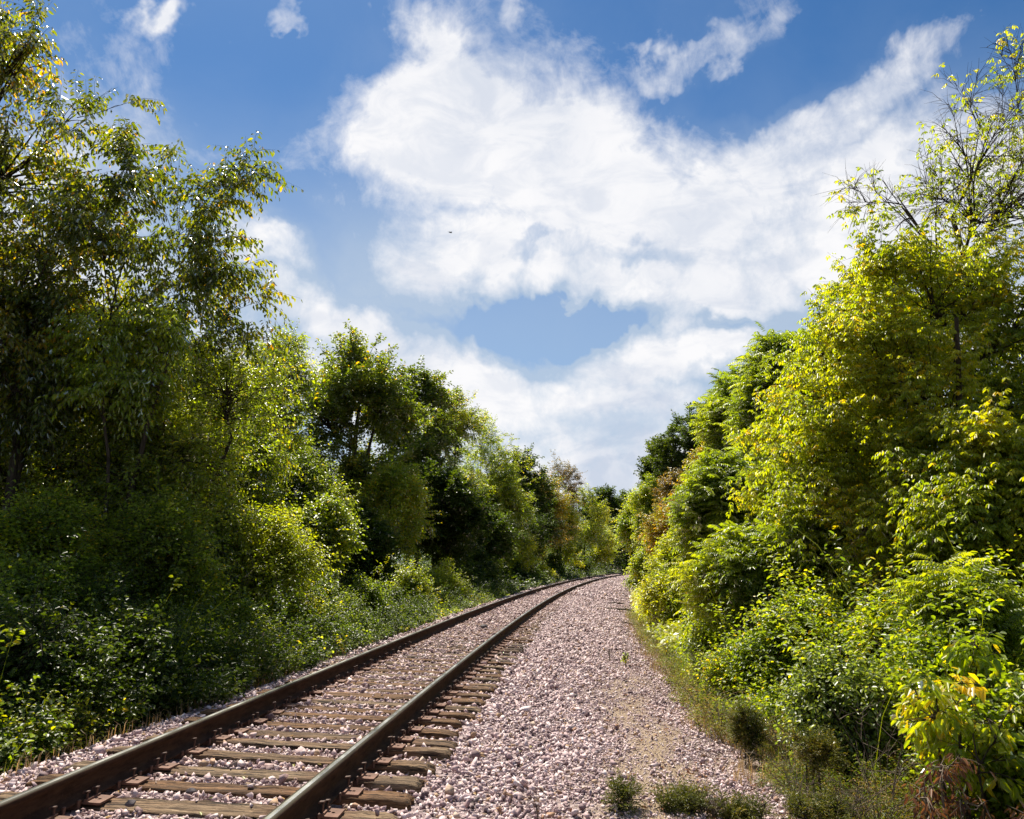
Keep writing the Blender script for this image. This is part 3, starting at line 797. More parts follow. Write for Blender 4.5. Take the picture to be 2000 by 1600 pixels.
    leaf.build(pname[1], LM[o['mat']], root)
    return root


BS = ('stems', 'foliage')


def bush(label, sp, x, y, zt, r, seed, nb=60, name='leafy_bush', cat='bush', zb=None, **kw):
    zg = float(ground(x, y)); kw.setdefault('stems', 4); kw.setdefault('tr', .018 * (zt - zg) + .004); kw.setdefault('pname', BS); kw.setdefault('group', 'bushes along the line'); kw.setdefault('scale_r', 1.12)
    return plant(name, label, cat, sp, x, y, zt, zg + .12 if zb is None else zb, r, seed, nb=nb, **kw)


# ------------------------------------------------------------------ trees and bushes (world metres)
plant('tree', 'tall thin-leaved tree at the left edge, drooping branches reaching furthest into the sky', 'tree', 'cherry', -10.4, 13.8, 12.0, 4.0, 5, 1, nb=440, lobes=[(0.95, -0.8, 10.94, 0.57), (1.5, -0.8, 11.71, 0.3), (2.27, -0.8, 9.65, 0.74), (1.35, -0.8, 8.61, 1.01), (3.24, -0.8, 9.97, 0.37), (3.69, -0.8, 9.81, 0.2), (3.31, -0.8, 8.81, 0.54), (5.36, 0.2, 9.38, 0.4), (4.74, 0.2, 8.72, 0.51), (4.09, 0.2, 8.07, 0.88), (3.33, -0.8, 7.6, 1.09), (2.09, -0.8, 7.1, 1.37), (4.75, 0.2, 7.32, 0.74), (4.02, 0.2, 6.59, 0.98), (5.44, 0.2, 6.54, 0.37), (3.41, -0.8, 5.94, 1.18), (2.09, -0.8, 5.56, 1.27), (4.76, 0.2, 5.87, 0.49), (-0.21, -0.8, 8.92, 1.08), (0.34, -0.8, 6.42, 1.46), (0.0, -0.8, 11.49, 0.81), (3.76, 0.2, 9.6, 0.22), (2.89, -0.8, 4.82, 0.82), (3.94, 0.2, 5.27, 0.69), (5.74, 0.2, 5.67, 0.22)], tr=.26, limb_up=.62, spr=7, lps=12, L=.12, ar=.42, lobvar=.07, group='trees along the left side of the line', stems=2)
plant('tree', 'dense unseen tree added beyond the left edge to shade the near bank', 'tree', 'green', -11.8, 10.4, 12.0, 4.2, 3.4, 160, nb=420, nl=11, tr=.2, group='trees along the left side of the line')  # added out of view; its crown casts shade on the near left bank
plant('tree', 'dark forked tree with glossy leaves under the overhanging tree at the left', 'tree', 'green', -9.12, 15.0, 6.19, 0.26, 2.77, 2, group='trees along the left side of the line', nb=643, nl=10, stems=2, lean=(0.4, 0), tr=0.12, size=0.9)
plant('tree', 'broad leafy tree in the dark thicket right of the forked trunks, sloping rightwards', 'tree', 'green', -6.49, 14.5, 6.03, 0.30, 2.21, 3, group='trees along the left side of the line', nb=741, nl=10, stems=2, lean=(1.2, 0), tr=0.1, size=0.85)
plant('tree', 'slim half bare tree with pale trunk and thin crown rising behind the left thicket', 'tree', 'cherry', -6.96, 20.0, 8.34, -0.15, 1.21, 4, group='trees along the left side of the line', nb=136, nl=5, fill=0.55, tr=0.07, lean=(0.5, 0), spr=6)
plant('tree', 'fresh green airy tree just left of the tall oak', 'tree', 'green', -8.41, 27.0, 10.94, 2.07, 1.87, 5, group='trees along the left side of the line', nb=448, nl=10, size=1.15, tr=0.12)
plant('oak_tree', 'tall open-branched oak standing highest over the middle of the left treeline', 'oak tree', 'oak', -6.95, 33.0, 12.13, 1.98, 3.34, 6, group='trees along the left side of the line', nb=643, nl=13, size=1.15, tr=0.26, lobr=0.4, limb_up=0.2, stems=2)
plant('oak_tree', 'narrow upright oak touching the tall oak on its right', 'oak tree', 'oak', -4.90, 40.0, 13.20, 1.99, 2.26, 7, group='trees along the left side of the line', nb=331, nl=9, size=1.3, tr=0.17, lobr=0.5)
plant('tree', 'small tufted yellowish tree right of the narrow oak', 'tree', 'yellow', -3.39, 44.0, 12.80, 1.95, 2.48, 8, group='trees along the left side of the line', nb=292, nl=9, size=1.4, tr=0.13, mat='green', acc=0.1)
plant('tree', 'rounded yellow-green tree halfway down the left treeline', 'tree', 'yellow', -2.50, 57.8, 12.91, 1.18, 4.62, 9, group='trees along the left side of the line', nb=448, nl=9, size=1.5, tr=0.12)
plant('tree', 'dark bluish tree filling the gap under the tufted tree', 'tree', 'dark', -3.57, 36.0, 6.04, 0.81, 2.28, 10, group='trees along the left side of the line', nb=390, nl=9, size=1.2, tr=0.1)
plant('tree', 'wide dark-topped tree rising behind the rounded yellow-green tree', 'tree', 'dark', 0.74, 74.28, 13.01, 1.61, 4.44, 11, group='trees along the left side of the line', nb=390, nl=9, size=1.6, tr=0.16)
plant('tree', 'mid-green tree in front of the wide dark-topped one', 'tree', 'green', -0.57, 57.29, 8.74, 0.67, 2.73, 12, group='trees along the left side of the line', nb=331, nl=8, size=1.6, tr=0.12)
plant('tree', 'yellow and orange tree at the far end of the left treeline', 'tree', 'orange', 3.19, 80.34, 11.39, 0.70, 3.19, 13, group='trees along the left side of the line', nb=331, nl=8, size=2.0, tr=0.12)
plant('tree', 'thin rust-tinged tree with a ragged top, farthest tall point of the left treeline', 'tree', 'brown', 5.62, 92.0, 15.63, 2.06, 2.75, 14, group='trees along the left side of the line', nb=175, nl=7, size=2.0, fill=0.7, tr=0.14, acc=0.0)
plant('tree', 'olive-orange tree below the red-brown top', 'tree', 'orange', 5.71, 91.24, 9.08, 0.42, 3.00, 15, group='trees along the left side of the line', nb=292, nl=8, size=2.0, tr=0.1, mat='yellow')
plant('tree', 'green tree right of the red-brown one where the treeline drops', 'tree', 'green', 10.50, 113.64, 13.97, 0.37, 3.60, 16, group='trees along the left side of the line', nb=292, nl=8, size=2.3, tr=0.14)
plant('tree', 'lime-yellow tree leaning over the far bend on the left side', 'tree', 'lime', 14.24, 126.06, 8.65, -0.07, 3.56, 17, group='trees along the left side of the line', nb=292, nl=8, size=2.2, tr=0.1)
plant('tree', 'dark far tree closing the view just left of where the sky dips lowest', 'tree', 'dark', 17.62, 150.0, 17.66, -0.27, 4.95, 18, group='trees along the left side of the line', nb=331, nl=8, size=3.0, tr=0.2)
plant('tree', 'deep green far tree behind the bend where the rails disappear', 'tree', 'dark', 24.14, 165.0, 17.74, -0.76, 5.87, 19, group='trees along the left side of the line', nb=331, nl=8, size=3.0, tr=0.2)
plant('tree', "dark tree over the bend beside the rails' vanishing point", 'tree', 'dark', 24.27, 162.3, 9.65, -1.03, 4.26, 20, group='trees along the left side of the line', nb=292, nl=8, size=2.8, tr=0.15)
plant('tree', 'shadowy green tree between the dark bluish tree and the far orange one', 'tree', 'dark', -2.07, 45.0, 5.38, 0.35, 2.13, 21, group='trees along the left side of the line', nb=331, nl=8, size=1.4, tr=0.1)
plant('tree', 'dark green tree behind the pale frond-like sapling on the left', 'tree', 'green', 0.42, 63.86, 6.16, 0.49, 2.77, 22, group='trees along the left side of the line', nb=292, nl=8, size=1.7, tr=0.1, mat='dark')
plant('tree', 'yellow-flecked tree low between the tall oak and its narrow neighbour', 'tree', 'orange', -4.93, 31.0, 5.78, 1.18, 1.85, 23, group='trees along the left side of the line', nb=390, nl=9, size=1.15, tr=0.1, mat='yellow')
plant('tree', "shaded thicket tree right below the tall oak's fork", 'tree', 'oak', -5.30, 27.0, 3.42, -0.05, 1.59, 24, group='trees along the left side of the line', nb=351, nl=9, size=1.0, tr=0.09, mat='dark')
plant('tree', 'dense green tree left below the tall oak', 'tree', 'green', -6.24, 23.0, 4.83, 1.05, 1.46, 25, group='trees along the left side of the line', nb=448, nl=9, size=1.0, tr=0.09)
plant('tree', 'leafy green tree between the half bare tree and the yellow bush', 'tree', 'green', -6.68, 18.0, 5.59, 0.01, 1.57, 26, group='trees along the left side of the line', nb=507, nl=9, size=0.95, tr=0.09, acc=0.05)
plant('tree', 'dark understory tree at the left edge between the forked trunks and the photo edge', 'tree', 'green', -11.89, 17, 4.89, -0.22, 1.68, 190, group='trees along the left side of the line', nb=420, nl=10, size=1.0, tr=0.09, mat='dark')
plant('tree', 'deep green understory tree behind the forked trunks', 'tree', 'green', -10.18, 19, 5.42, -0.07, 1.76, 191, group='trees along the left side of the line', nb=420, nl=10, size=1.0, tr=0.09)
plant('tree', 'yellow-lit understory tree glowing through the thicket behind the forked trunks', 'tree', 'yellow', -8.68, 17.5, 4.75, 0.38, 1.50, 192, group='trees along the left side of the line', lobvar=0.2, nb=330, nl=10, size=1.2, tr=0.09, mat='lime')  # lime leaf colour paints in the glow of backlit patches
plant('tree', 'tall backing tree behind the broad leafy tree of the left thicket', 'tree', 'cherry', -9.35, 22, 8.71, 1.49, 1.78, 193, group='trees along the left side of the line', nb=420, nl=10, size=1.1, tr=0.12, mat='green')
plant('tree', 'dusky thicket tree above the shaded bluish bushes on the left', 'tree', 'dark', -5.70, 12.5, 2.71, -0.08, 0.90, 194, group='trees along the left side of the line', nb=420, nl=10, size=0.6, tr=0.05, mat='vine', L=0.1)
plant('tree', 'dusky thicket tree near the left edge above the low bushes', 'tree', 'dark', -6.51, 11, 2.49, -0.09, 0.86, 195, group='trees along the left side of the line', nb=420, nl=10, size=0.6, tr=0.05, mat='vine', L=0.1)
plant('tree', 'small thicket tree left of the large yellow-green bush', 'tree', 'green', -5.77, 15, 2.86, -0.30, 0.78, 196, group='trees along the left side of the line', nb=300, nl=9, size=0.8, tr=0.05)
plant('tree', 'dark-trunked forked tree nearest the left edge, lit leaves behind it', 'tree', 'cherry', -8.19, 12.6, 6.17, 3.49, 1.30, 197, group='trees along the left side of the line', nb=150, nl=7, stems=3, tr=0.13, limb_up=0.6)
plant('tree', 'slender dark-stemmed tree leaning right inside the left thicket', 'tree', 'cherry', -6.68, 12.8, 5.87, 3.52, 0.97, 198, group='trees along the left side of the line', nb=110, nl=6, stems=2, tr=0.09, lean=(0.8, 0), mat='yellow')
bush('large bright yellow-green bush in the sun, left of the track in the middle distance', 'yellow', -4.75, 15.5, 2.75, 0.93, 30, sl=0.55, nb=345, nl=9, size=0.8, acc=0.06, mat='lime')
bush('yellowish bush low beside the large yellow-green one', 'yellow', -4.54, 13, 0.83, 0.54, 31, nb=195, nl=7, size=0.8)
bush('round dark maple-like bush right of the yellow-green bush', 'maple', -4.72, 19.5, 3.08, 0.74, 32, nb=255, nl=8, size=0.9, zb=1.12)
bush('light green bush of small leaves below the round dark bush', 'vine', -4.42, 17.5, 1.27, 0.68, 33, nb=195, nl=7, mat='green', size=0.9, acc=0.05)
bush('grey-green spiky shrub of upright stems close to the left rail', 'vine', -3.59, 17, 0.79, 0.42, 34, nb=120, nl=6, mat='greygreen', ar=0.35, L=0.06)
bush('glowing lime bush at the track edge, standing alone before the dark trees', 'lime', -2.56, 29.26, 1.31, 0.87, 35, nb=195, nl=8, size=1.05)
bush('dark green bush just left of the glowing lime bush', 'green', -3.11, 24, 1.19, 0.78, 36, nb=180, nl=7)
bush('dark bluish bush right of the glowing lime bush', 'dark', -1.85, 40.59, 2.02, 1.59, 37, nb=195, nl=7, size=1.0, mat='dark')
bush('small lime bush against the far dark trees left of the rails', 'lime', 2.55, 63.03, 1.19, 0.82, 38, nb=90, nl=5, size=1.5)
bush('low dark bush behind the gravel bulge on the left', 'dark', 0.00, 53.33, 1.51, 1.74, 39, nb=150, nl=7, size=1.2)
bush('pale green shrub with arching frond-like shoots before the far left trees', 'yellow', 0.70, 53.05, 4.26, 0.98, 40, nb=90, nl=5, size=1.3, mat='lime')
bush("dark glossy bush at the photo's left edge, halfway down", 'vine', -6.32, 10, 1.61, 0.77, 41, nb=345, nl=9, mat='vine', L=0.06)
bush('shaded bush low in the dark thicket above the nearest left rail', 'vine', -5.44, 10.5, 1.28, 0.74, 42, nb=345, nl=9, mat='dark', L=0.06)
bush('bluish dark bush above the left rail, right of the deep shadow', 'vine', -4.76, 11.5, 0.69, 0.73, 43, nb=300, nl=8, mat='greygreen', L=0.055)
bush('green bush pressing against the left tie ends, second beyond the spiky grey-green shrub', 'vine', -3.52, 19.1, 1.12, 0.62, 150, nb=150, nl=8, mat='vine', L=0.06)
bush('dark shrub close to the left rail between the spiky shrub and the dark green bush', 'vine', -3.26, 20.6, 0.83, 0.60, 151, nb=150, nl=8, mat='dark', L=0.06)
bush('upright dark bush crowding the left rail below the yellowish bush', 'vine', -4.31, 14, 0.69, 0.54, 152, nb=190, nl=8, mat='dark', L=0.055)
bush('deep green bush at the rail edge under the light green small-leaved bush', 'vine', -3.70, 16, 0.58, 0.43, 153, nb=150, nl=8, mat='green', L=0.055)
bush('shaded bush in the left bank shadow beyond the glowing lime bush', 'dark', -2.13, 32.78, 1.08, 0.85, 154, nb=130, nl=7, L=0.08)
bush('low dark shrub nearest the rail before the far treeline, left of the gravel bulge', 'dark', -1.18, 40.31, 1.24, 1.00, 155, nb=120, nl=7, L=0.09)
bush('dark bush beneath the small lime bush at the far left shoulder', 'dark', 1.32, 58, 1.51, 1.21, 156, nb=100, nl=6, L=0.12)
bush('far dark bush under the orange tree at the left shoulder', 'dark', 4.11, 74, 2.23, 1.45, 157, nb=100, nl=6, L=0.15)
bush('far green bush under the green tree where the rails bend', 'green', 8.11, 95.48, 2.76, 1.75, 158, nb=100, nl=6, L=0.17, mat='dark')
bush('dark leafy bush low against the left rail, left of the upright dark one', 'vine', -4.47, 12.5, 0.46, 0.48, 159, nb=190, nl=8, mat='dark', L=0.055)
bush('dense dark bush rising straight from the gravel crest at the lower left', 'vine', -4.61, 7.8, 1.04, 0.59, 145, nb=230, nl=9, mat='dark', L=0.055)
bush('dark shrub mass between the left gravel crest and the bluish bush', 'vine', -4.41, 9.27, 0.78, 0.65, 146, nb=230, nl=9, mat='dark', L=0.055)
bush('tall shaded bush cut by the left edge of the photo, behind the gravel', 'vine', -5.80, 8.5, 1.38, 0.65, 147, nb=230, nl=9, mat='vine', L=0.06)
bush('shaded green shrub hugging the tie ends below the yellowish bush', 'vine', -4.27, 11, 0.52, 0.56, 148, nb=190, nl=8, mat='vine', L=0.055)
bush('small sunlit yellow-green shrub poking over the gravel at the lower left corner', 'lime', -4.16, 7.2, -0.02, 0.15, 44, nb=39, nl=4, L=0.05, stems=3)
bush('low leafy bush behind the gravel edge at the lower left', 'vine', -4.93, 8.0, 0.29, 0.55, 45, nb=195, nl=7, L=0.05)
bush('low dark bush right behind the tie ends of the nearest left rail', 'vine', -4.43, 8.6, 0.10, 0.49, 46, nb=195, nl=7, L=0.05, mat='dark')
bush('sparse weedy bush by the left rail under the yellow-green bush', 'vine', -4.38, 13.2, 0.24, 0.51, 47, nb=150, nl=7, L=0.055, acc=0.1)
bush('mixed leafy bush beside the rail left of the spiky grey-green shrub', 'vine', -4.07, 15.5, 0.36, 0.50, 48, nb=135, nl=6, L=0.06, acc=0.08)
plant('tree', 'yellow-green tree leaning from the broad one towards the track, low branches drooping', 'tree', 'boxelder', 6.45, 15, 5.97, 1.20, 1.31, 62, group='trees and shrubs along the right side of the line', lobes=[(0.99, 0, 6.63, 0.79), (0.07, 0, 5.6, 0.79), (-0.68, 0, 4.49, 0.68), (-1.15, 0, 3.66, 0.63), (-1.45, 0, 2.86, 0.53), (-0.37, 0, 3.97, 0.94), (0.59, 0, 4.49, 1.05), (0.55, 0, 2.96, 1.05), (-0.78, -0.5, 2.43, 0.81), (-0.36, -0.5, 1.67, 0.76), (1.41, 0, 5.54, 0.94)], lobr=0.36, nb=600, nl=12, tr=0.08, lean=(-0.5, 0))
plant('tree', "yellowish drooping tree low at the photo's right edge", 'tree', 'boxelder', 6.65, 10.5, 3.59, 0.49, 1.04, 63, group='trees and shrubs along the right side of the line', nb=495, nl=10, tr=0.07)
plant('tree', 'tree with long feather-like leaves and the highest dark green top on the right', 'tree', 'ailanthus', 8.53, 23, 8.83, 3.75, 1.57, 64, group='trees and shrubs along the right side of the line', nb=315, nl=10, tr=0.11)
plant('tree', 'feather-leaved tree stepping down left of the highest dark green top', 'tree', 'ailanthus', 8.11, 27, 8.50, 3.25, 1.55, 65, group='trees and shrubs along the right side of the line', nb=300, nl=9, tr=0.1)
plant('tree', 'lower feather-leaved tree bulging towards the track on the right', 'tree', 'ailanthus', 5.49, 20, 4.26, 1.11, 0.99, 66, group='trees and shrubs along the right side of the line', nb=255, nl=9, tr=0.07)
plant('sumac_shrub', 'feather-leaved shrub in the sun above the right shoulder', 'shrub', 'ailanthus', 4.24, 14.5, 1.86, 0.30, 0.85, 67, group='trees and shrubs along the right side of the line', nb=195, nl=8, tr=0.05, fl=0.5, L=0.1)
plant('sumac_shrub', 'shaded feather-leaved shrub among the yellow-green branches', 'shrub', 'ailanthus', 5.20, 13.5, 2.27, 0.63, 0.71, 68, group='trees and shrubs along the right side of the line', nb=165, nl=8, tr=0.05, fl=0.5, L=0.1, lobvar=0.05)
plant('sumac_shrub', 'dark feather-leaved sapling before the broad yellow tree, right of centre', 'shrub', 'ailanthus', 4.82, 8.6, 1.21, 0.51, 0.39, 69, group='trees and shrubs along the right side of the line', nb=54, nl=5, tr=0.03, fl=0.42, L=0.085)
plant('oak_tree', 'big dark rounded oak whose crown meets the sky on the far right side', 'oak tree', 'oak', 14.64, 62, 13.91, 5.54, 3.95, 70, group='trees and shrubs along the right side of the line', nb=390, nl=12, size=1.5, tr=0.28, mat='dark', lobr=0.4)
plant('oak_tree', 'small dark oak left of and lower than the big rounded one', 'oak tree', 'oak', 15.13, 78, 14.54, 6.58, 2.19, 71, group='trees and shrubs along the right side of the line', nb=225, nl=8, size=1.9, tr=0.2, mat='dark')
plant('oak_tree', 'dark oak crown just left of the feather-leaved trees', 'oak tree', 'oak', 14.37, 50, 13.78, 6.41, 2.03, 72, group='trees and shrubs along the right side of the line', nb=285, nl=9, size=1.4, tr=0.2, mat='dark')
plant('tree', 'orange-yellow tree glowing before the dark oaks', 'tree', 'orange', 9.51, 38, 7.14, 3.72, 1.17, 73, group='trees and shrubs along the right side of the line', nb=165, nl=7, size=1.5, tr=0.08)
plant('tree', 'thin reddish-brown tree beside the orange-yellow one', 'tree', 'brown', 9.86, 45, 6.97, 3.25, 1.26, 74, group='trees and shrubs along the right side of the line', nb=180, nl=7, size=1.5, tr=0.08)
plant('tree', 'orange-topped tree over the yellow-green bushes on the right', 'tree', 'orange', 8.06, 38, 4.59, 1.50, 1.45, 75, group='trees and shrubs along the right side of the line', nb=225, nl=8, size=1.4, tr=0.08, mat='orange')
plant('tree', 'tall olive-yellow tree nearest the bend on the right', 'tree', 'yellow', 11.16, 62, 9.04, 1.51, 1.97, 76, group='trees and shrubs along the right side of the line', nb=315, nl=10, size=1.8, tr=0.13, acc=0.08)
plant('tree', 'pale lime tree right above the bend where the rails vanish', 'tree', 'lime', 10.33, 66, 7.33, 2.15, 1.48, 77, group='trees and shrubs along the right side of the line', nb=195, nl=8, size=2.2, tr=0.12, mat='yellow')
plant('tree', 'yellow-orange slender tree between the olive-yellow tree and the lime bushes', 'tree', 'orange', 8.98, 48, 4.31, 0.58, 1.07, 78, group='trees and shrubs along the right side of the line', nb=165, nl=7, size=1.5, tr=0.07, mat='yellow')
bush('bright lime bush, largest beside the far right edge of the gravel', 'lime', 6.64, 32, 2.63, 1.21, 80, nb=315, nl=9, size=1.2)
bush('sunlit lime bush low in front of the largest lime bush', 'lime', 4.66, 24, 1.19, 0.78, 81, nb=255, nl=8, size=1.0)
bush('olive bush hugging the gravel edge near the bend', 'yellow', 8.21, 48, 2.43, 0.82, 82, nb=135, nl=6, size=1.5)
bush("small grey-green bush at the gravel edge beside the rails' vanishing point", 'vine', 8.72, 54, 1.16, 0.63, 83, nb=90, nl=5, mat='greygreen', size=1.6)
bush('leafy green bush on the right bank below the feather-leaved shrub', 'vine', 4.13, 16, 0.88, 0.72, 84, nb=255, nl=8, mat='green', acc=0.03)
bush('green bush covered in small round leaves in the middle of the right bank', 'vine', 3.95, 11, 1.00, 0.67, 85, nb=345, nl=9, L=0.06)
bush('pale silvery-leaved bush on the right bank left of the yellow sapling', 'vine', 3.32, 8.2, 0.46, 0.39, 86, nb=225, nl=8, mat='greygreen', L=0.05, ar=0.75)
bush('dense green bush behind the yellow sapling near the right edge', 'vine', 4.42, 8.2, 0.71, 0.57, 87, nb=345, nl=9, L=0.06)
bush('broad-leaved bush cut by the lower right corner', 'vine', 3.89, 6.3, 0.43, 0.35, 88, nb=120, nl=8, L=0.06)
bush('olive bush low on the bank between gravel and green bushes', 'vine', 3.29, 11.5, 0.26, 0.48, 89, nb=225, nl=8, L=0.05, acc=0.08)
bush('green bush among drooping branches at the right edge, above the broad-leaved one', 'vine', 4.74, 10, 0.98, 0.58, 90, nb=285, nl=8, L=0.06, acc=0.05)
plant('tree', 'broad yellow-green tree with drooping leaflets, filling most of the right side', 'tree', 'boxelder', 7.6, 12.8, 7.6, 1.5, 4, 61, nb=560, lobes=[(-1.45, -0.3, 6.14, 0.61), (-0.61, -0.3, 5.77, 0.92), (0.62, 0.2, 6.32, 0.96), (1.25, 0.2, 5.56, 1.05), (-1.73, -0.3, 5.04, 0.83), (-2.39, -0.3, 4.34, 0.66), (-1.18, -0.8, 4.39, 1.05), (0.38, 0.2, 4.27, 1.18), (-2.22, -0.3, 3.3, 0.92), (-1.56, -0.8, 3.07, 1.05), (-0.54, -0.8, 2.82, 1.05), (1.09, 0.2, 3.64, 1.09), (-2.67, 0.2, 3.2, 0.59), (-2.88, -0.3, 2.38, 0.7), (-2.22, -0.8, 2.03, 0.84), (-1.4, -1.3, 1.78, 0.93), (-0.13, -0.8, 1.64, 0.92), (-1.13, -0.3, 6.74, 0.44), (2.51, 0.7, 4.94, 1.13), (2.12, 0.7, 2.81, 1.42), (-2.19, 0.2, 5.47, 0.36)], tr=.17, limb_up=.5, stems=3, group='trees and shrubs along the right side of the line')
plant('tree', 'tall sparse tree with mostly bare upper twigs in the top right corner', 'tree', 'boxelder', 8.9, 14.2, 11.0, 4.0, 4, 60, nb=300, lobes=[(1.06, -0.7, 11.3, 0.38), (-0.38, -1.2, 10.13, 0.41), (0.26, -0.7, 9.31, 0.71), (-0.8, -1.2, 9.33, 0.36), (1.32, -0.2, 10.39, 0.69), (-2.7, -1.7, 7.7, 0.33), (-1.8, -1.2, 7.9, 0.55), (-0.84, -0.7, 8.25, 0.71), (-0.18, -0.7, 8.04, 0.76), (-3.08, -1.9, 7.89, 0.19), (1.06, -0.2, 8.39, 0.88), (2.36, -0.2, 11.2, 1.08), (1.97, -0.2, 9.16, 1.18), (-1.45, -1.2, 8.61, 0.32), (0.43, -0.7, 11.53, 0.24)], tr=.16, limb_up=.55, fill=.11, spr=9, lps=5, sl=.5, tw=.0045, up=.35, rnd=.8, kink=.2, group='trees and shrubs along the right side of the line', stems=2)


# ------------------------------------------------------------------ undergrowth, grass, woodland mass
def herbs(name, label, mat, x, y, h, seed, lean=.35, **kw):
    g = np.random.default_rng(seed); n = len(x); z = ground(x, y) - .02
    B0 = np.stack([x, y, z], -1); a = g.uniform(0, 2 * np.pi, n); hv = np.stack([np.cos(a), np.sin(a), np.zeros(n)], -1)
    h = h * np.clip(.85 + .75 * fbm2(x * .9, y * .9, seed + 9), .25, kw.pop('hmax', 1.7))
    B1 = B0 + np.array([0, 0, .7]) * h[:, None] + hv * (h * lean * .3)[:, None]; B2 = B0 + np.array([0, 0, .95]) * h[:, None] + hv * (h * lean * g.uniform(.4, 1.6, n))[:, None]
    o = dict(SP['vine']); o.update(t0=.12, twigs=False, sl=.16, spr=5, lps=5, droop=.1, rnd=1.0, up=.3); o.update(kw)
    G_ = Geo(); leafy(G_, None, g, B0, B1, B2, B0 - np.array([0, 0, .3]), o, tint0=o.get('patch', .16) * fbm2(x * 1.1, y * 1.1, seed) * 1.6)
    P = bez(B0, B1, B2, 4); V, Q = tubes(P, np.repeat(np.array([[1, .8, .6, .3]]), n, 0) * .004, 3)
    G_.add(V, Q, np.full(len(V), .75)); ob = G_.build(name, LM[mat]); tag(ob, label, name.replace('_', ' '), kind='stuff'); return ob


def pts(n, y0, y1, u0, u1, seed, near=1.0):
    g = np.random.default_rng(seed); y = y0 + (y1 - y0) * g.random(n) ** near; u = g.uniform(u0, u1, n)
    return Xc(y) + u * np.sqrt(1 + Hd(y) ** 2), y, u, g


x, y, u, g = pts(7000, 2.5, 17, 4.1, 11, 300, 1.4)
k = (u > 4.15) & ((u > 5.3 + .5 * hash2(x, y, 2)) | (y > 9.5)); x, y, u = x[k], y[k], u[k]
h = np.interp(u, [4.1, 4.6, 5.5, 7, 11], [.12, .40, 1.0, 1.8, 2.3]) * (1 + .35 * hash2(x * 1.1, y * 1.1, 5)) * g.uniform(.5, 1.15, len(x))
herbs('undergrowth', 'tangled green leafy undergrowth on the near right bank', 'vine', x, y, h, 301, L=.058, spr=7, lps=6, sl=.2, acc=.05)
x, y, u, g = pts(2600, 4.5, 9.5, 3.75, 6.0, 330, 1.2)
k = (fbm2(x * 1.7, y * 1.7, 5) > -.28) & (u > np.interp(y, [5, 8, 12], [4.3, 4.15, 3.85]) + .25 * hash2(y * 2, u, 1)); x, y, u = x[k], y[k], u[k]
h = np.interp(u, [3.7, 4.2, 5, 6.3], [.07, .16, .30, .42]) * g.uniform(.5, 1.3, len(x))
herbs('scrub', 'olive and brown scrubby low growth at the foot of the right bank', 'scrub', x, y, h, 331, L=.030, ar=.28, spr=9, lps=6, sl=.11, lean=.8, patch=.3, bvar=.18)
x, y, u, g = pts(700, 9, 30, 3.75, 4.4, 332, 1.3)
herbs('scrub', 'brownish weeds between the right gravel edge and the green bank', 'scrub', x, y, g.uniform(.08, .5, len(x)), 333, L=.035, ar=.3, spr=7, lps=5, sl=.14, lean=.8)
x, y, u, g = pts(4200, 17, 75, 4.15, 12, 302, 1.6)
h = np.interp(u, [4.1, 5, 7, 12], [.2, .6, 1.1, 1.5]) * g.uniform(.5, 1.2, len(x))
herbs('undergrowth', 'far strip of leafy undergrowth along the right shoulder', 'lime', x, y, h, 303, L=.12, spr=5, lps=5, sl=.3, lod=1)
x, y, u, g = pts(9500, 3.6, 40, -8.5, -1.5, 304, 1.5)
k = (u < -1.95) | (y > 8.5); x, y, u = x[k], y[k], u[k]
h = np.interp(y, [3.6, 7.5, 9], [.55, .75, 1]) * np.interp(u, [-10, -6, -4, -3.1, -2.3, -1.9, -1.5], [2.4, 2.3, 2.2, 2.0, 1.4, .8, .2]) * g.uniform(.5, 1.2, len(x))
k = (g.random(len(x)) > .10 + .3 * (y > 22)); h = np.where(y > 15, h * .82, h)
herbs('undergrowth', 'shaded leafy undergrowth down the near left bank', 'dark', x[k], y[k], h[k], 305, L=.055, spr=8, lps=6, sl=.2, acc=.02)  # shade of this bank is put into the leaf colour
k = ~k; k &= g.random(len(x)) < .6; h = np.where(y > 17, h * .6, h)
herbs('undergrowth', 'weedy undergrowth beside the left rail, middle distance', 'vine', x[k], y[k], h[k], 335, L=.055, spr=8, lps=6, sl=.2, acc=.05, bvar=.2)
x, y, u, g = pts(5000, 38, 120, -9, -1.7, 306, 1.3)
h = np.interp(u, [-9, -4, -2.6, -1.7], [2.2, 2.0, 1.2, .3]) * g.uniform(.5, 1.2, len(x))
herbs('undergrowth', 'far dark undergrowth along the left shoulder', 'dark', x, y, h, 307, L=.16, spr=4, lps=5, sl=.35, lod=1)


for (sd_, u0, u1, y0, y1, n_, mt, lb) in [(350, 4.8, 8.5, 7, 28, 170, 'vine', 'tall leafy shoots standing out of the right bank undergrowth'), (352, -7.5, -3.0, 9, 40, 190, 'green', 'tall leafy shoots standing out of the left bank undergrowth'),
                                           (354, 5.2, 9, 8, 20, 70, 'boxelder', 'yellowing shoots scattered through the right bank')]:
    x, y, u, g = pts(n_, y0, y1, u0, u1, sd_, 1.2)
    herbs('undergrowth', lb, mt, x, y, g.uniform(1.2, 2.9, n_), sd_ + 1, L=.075, ar=.45, spr=13, lps=6, sl=.30, lean=.35, t0=.25, up=.5, bvar=.18, hmax=1.25)


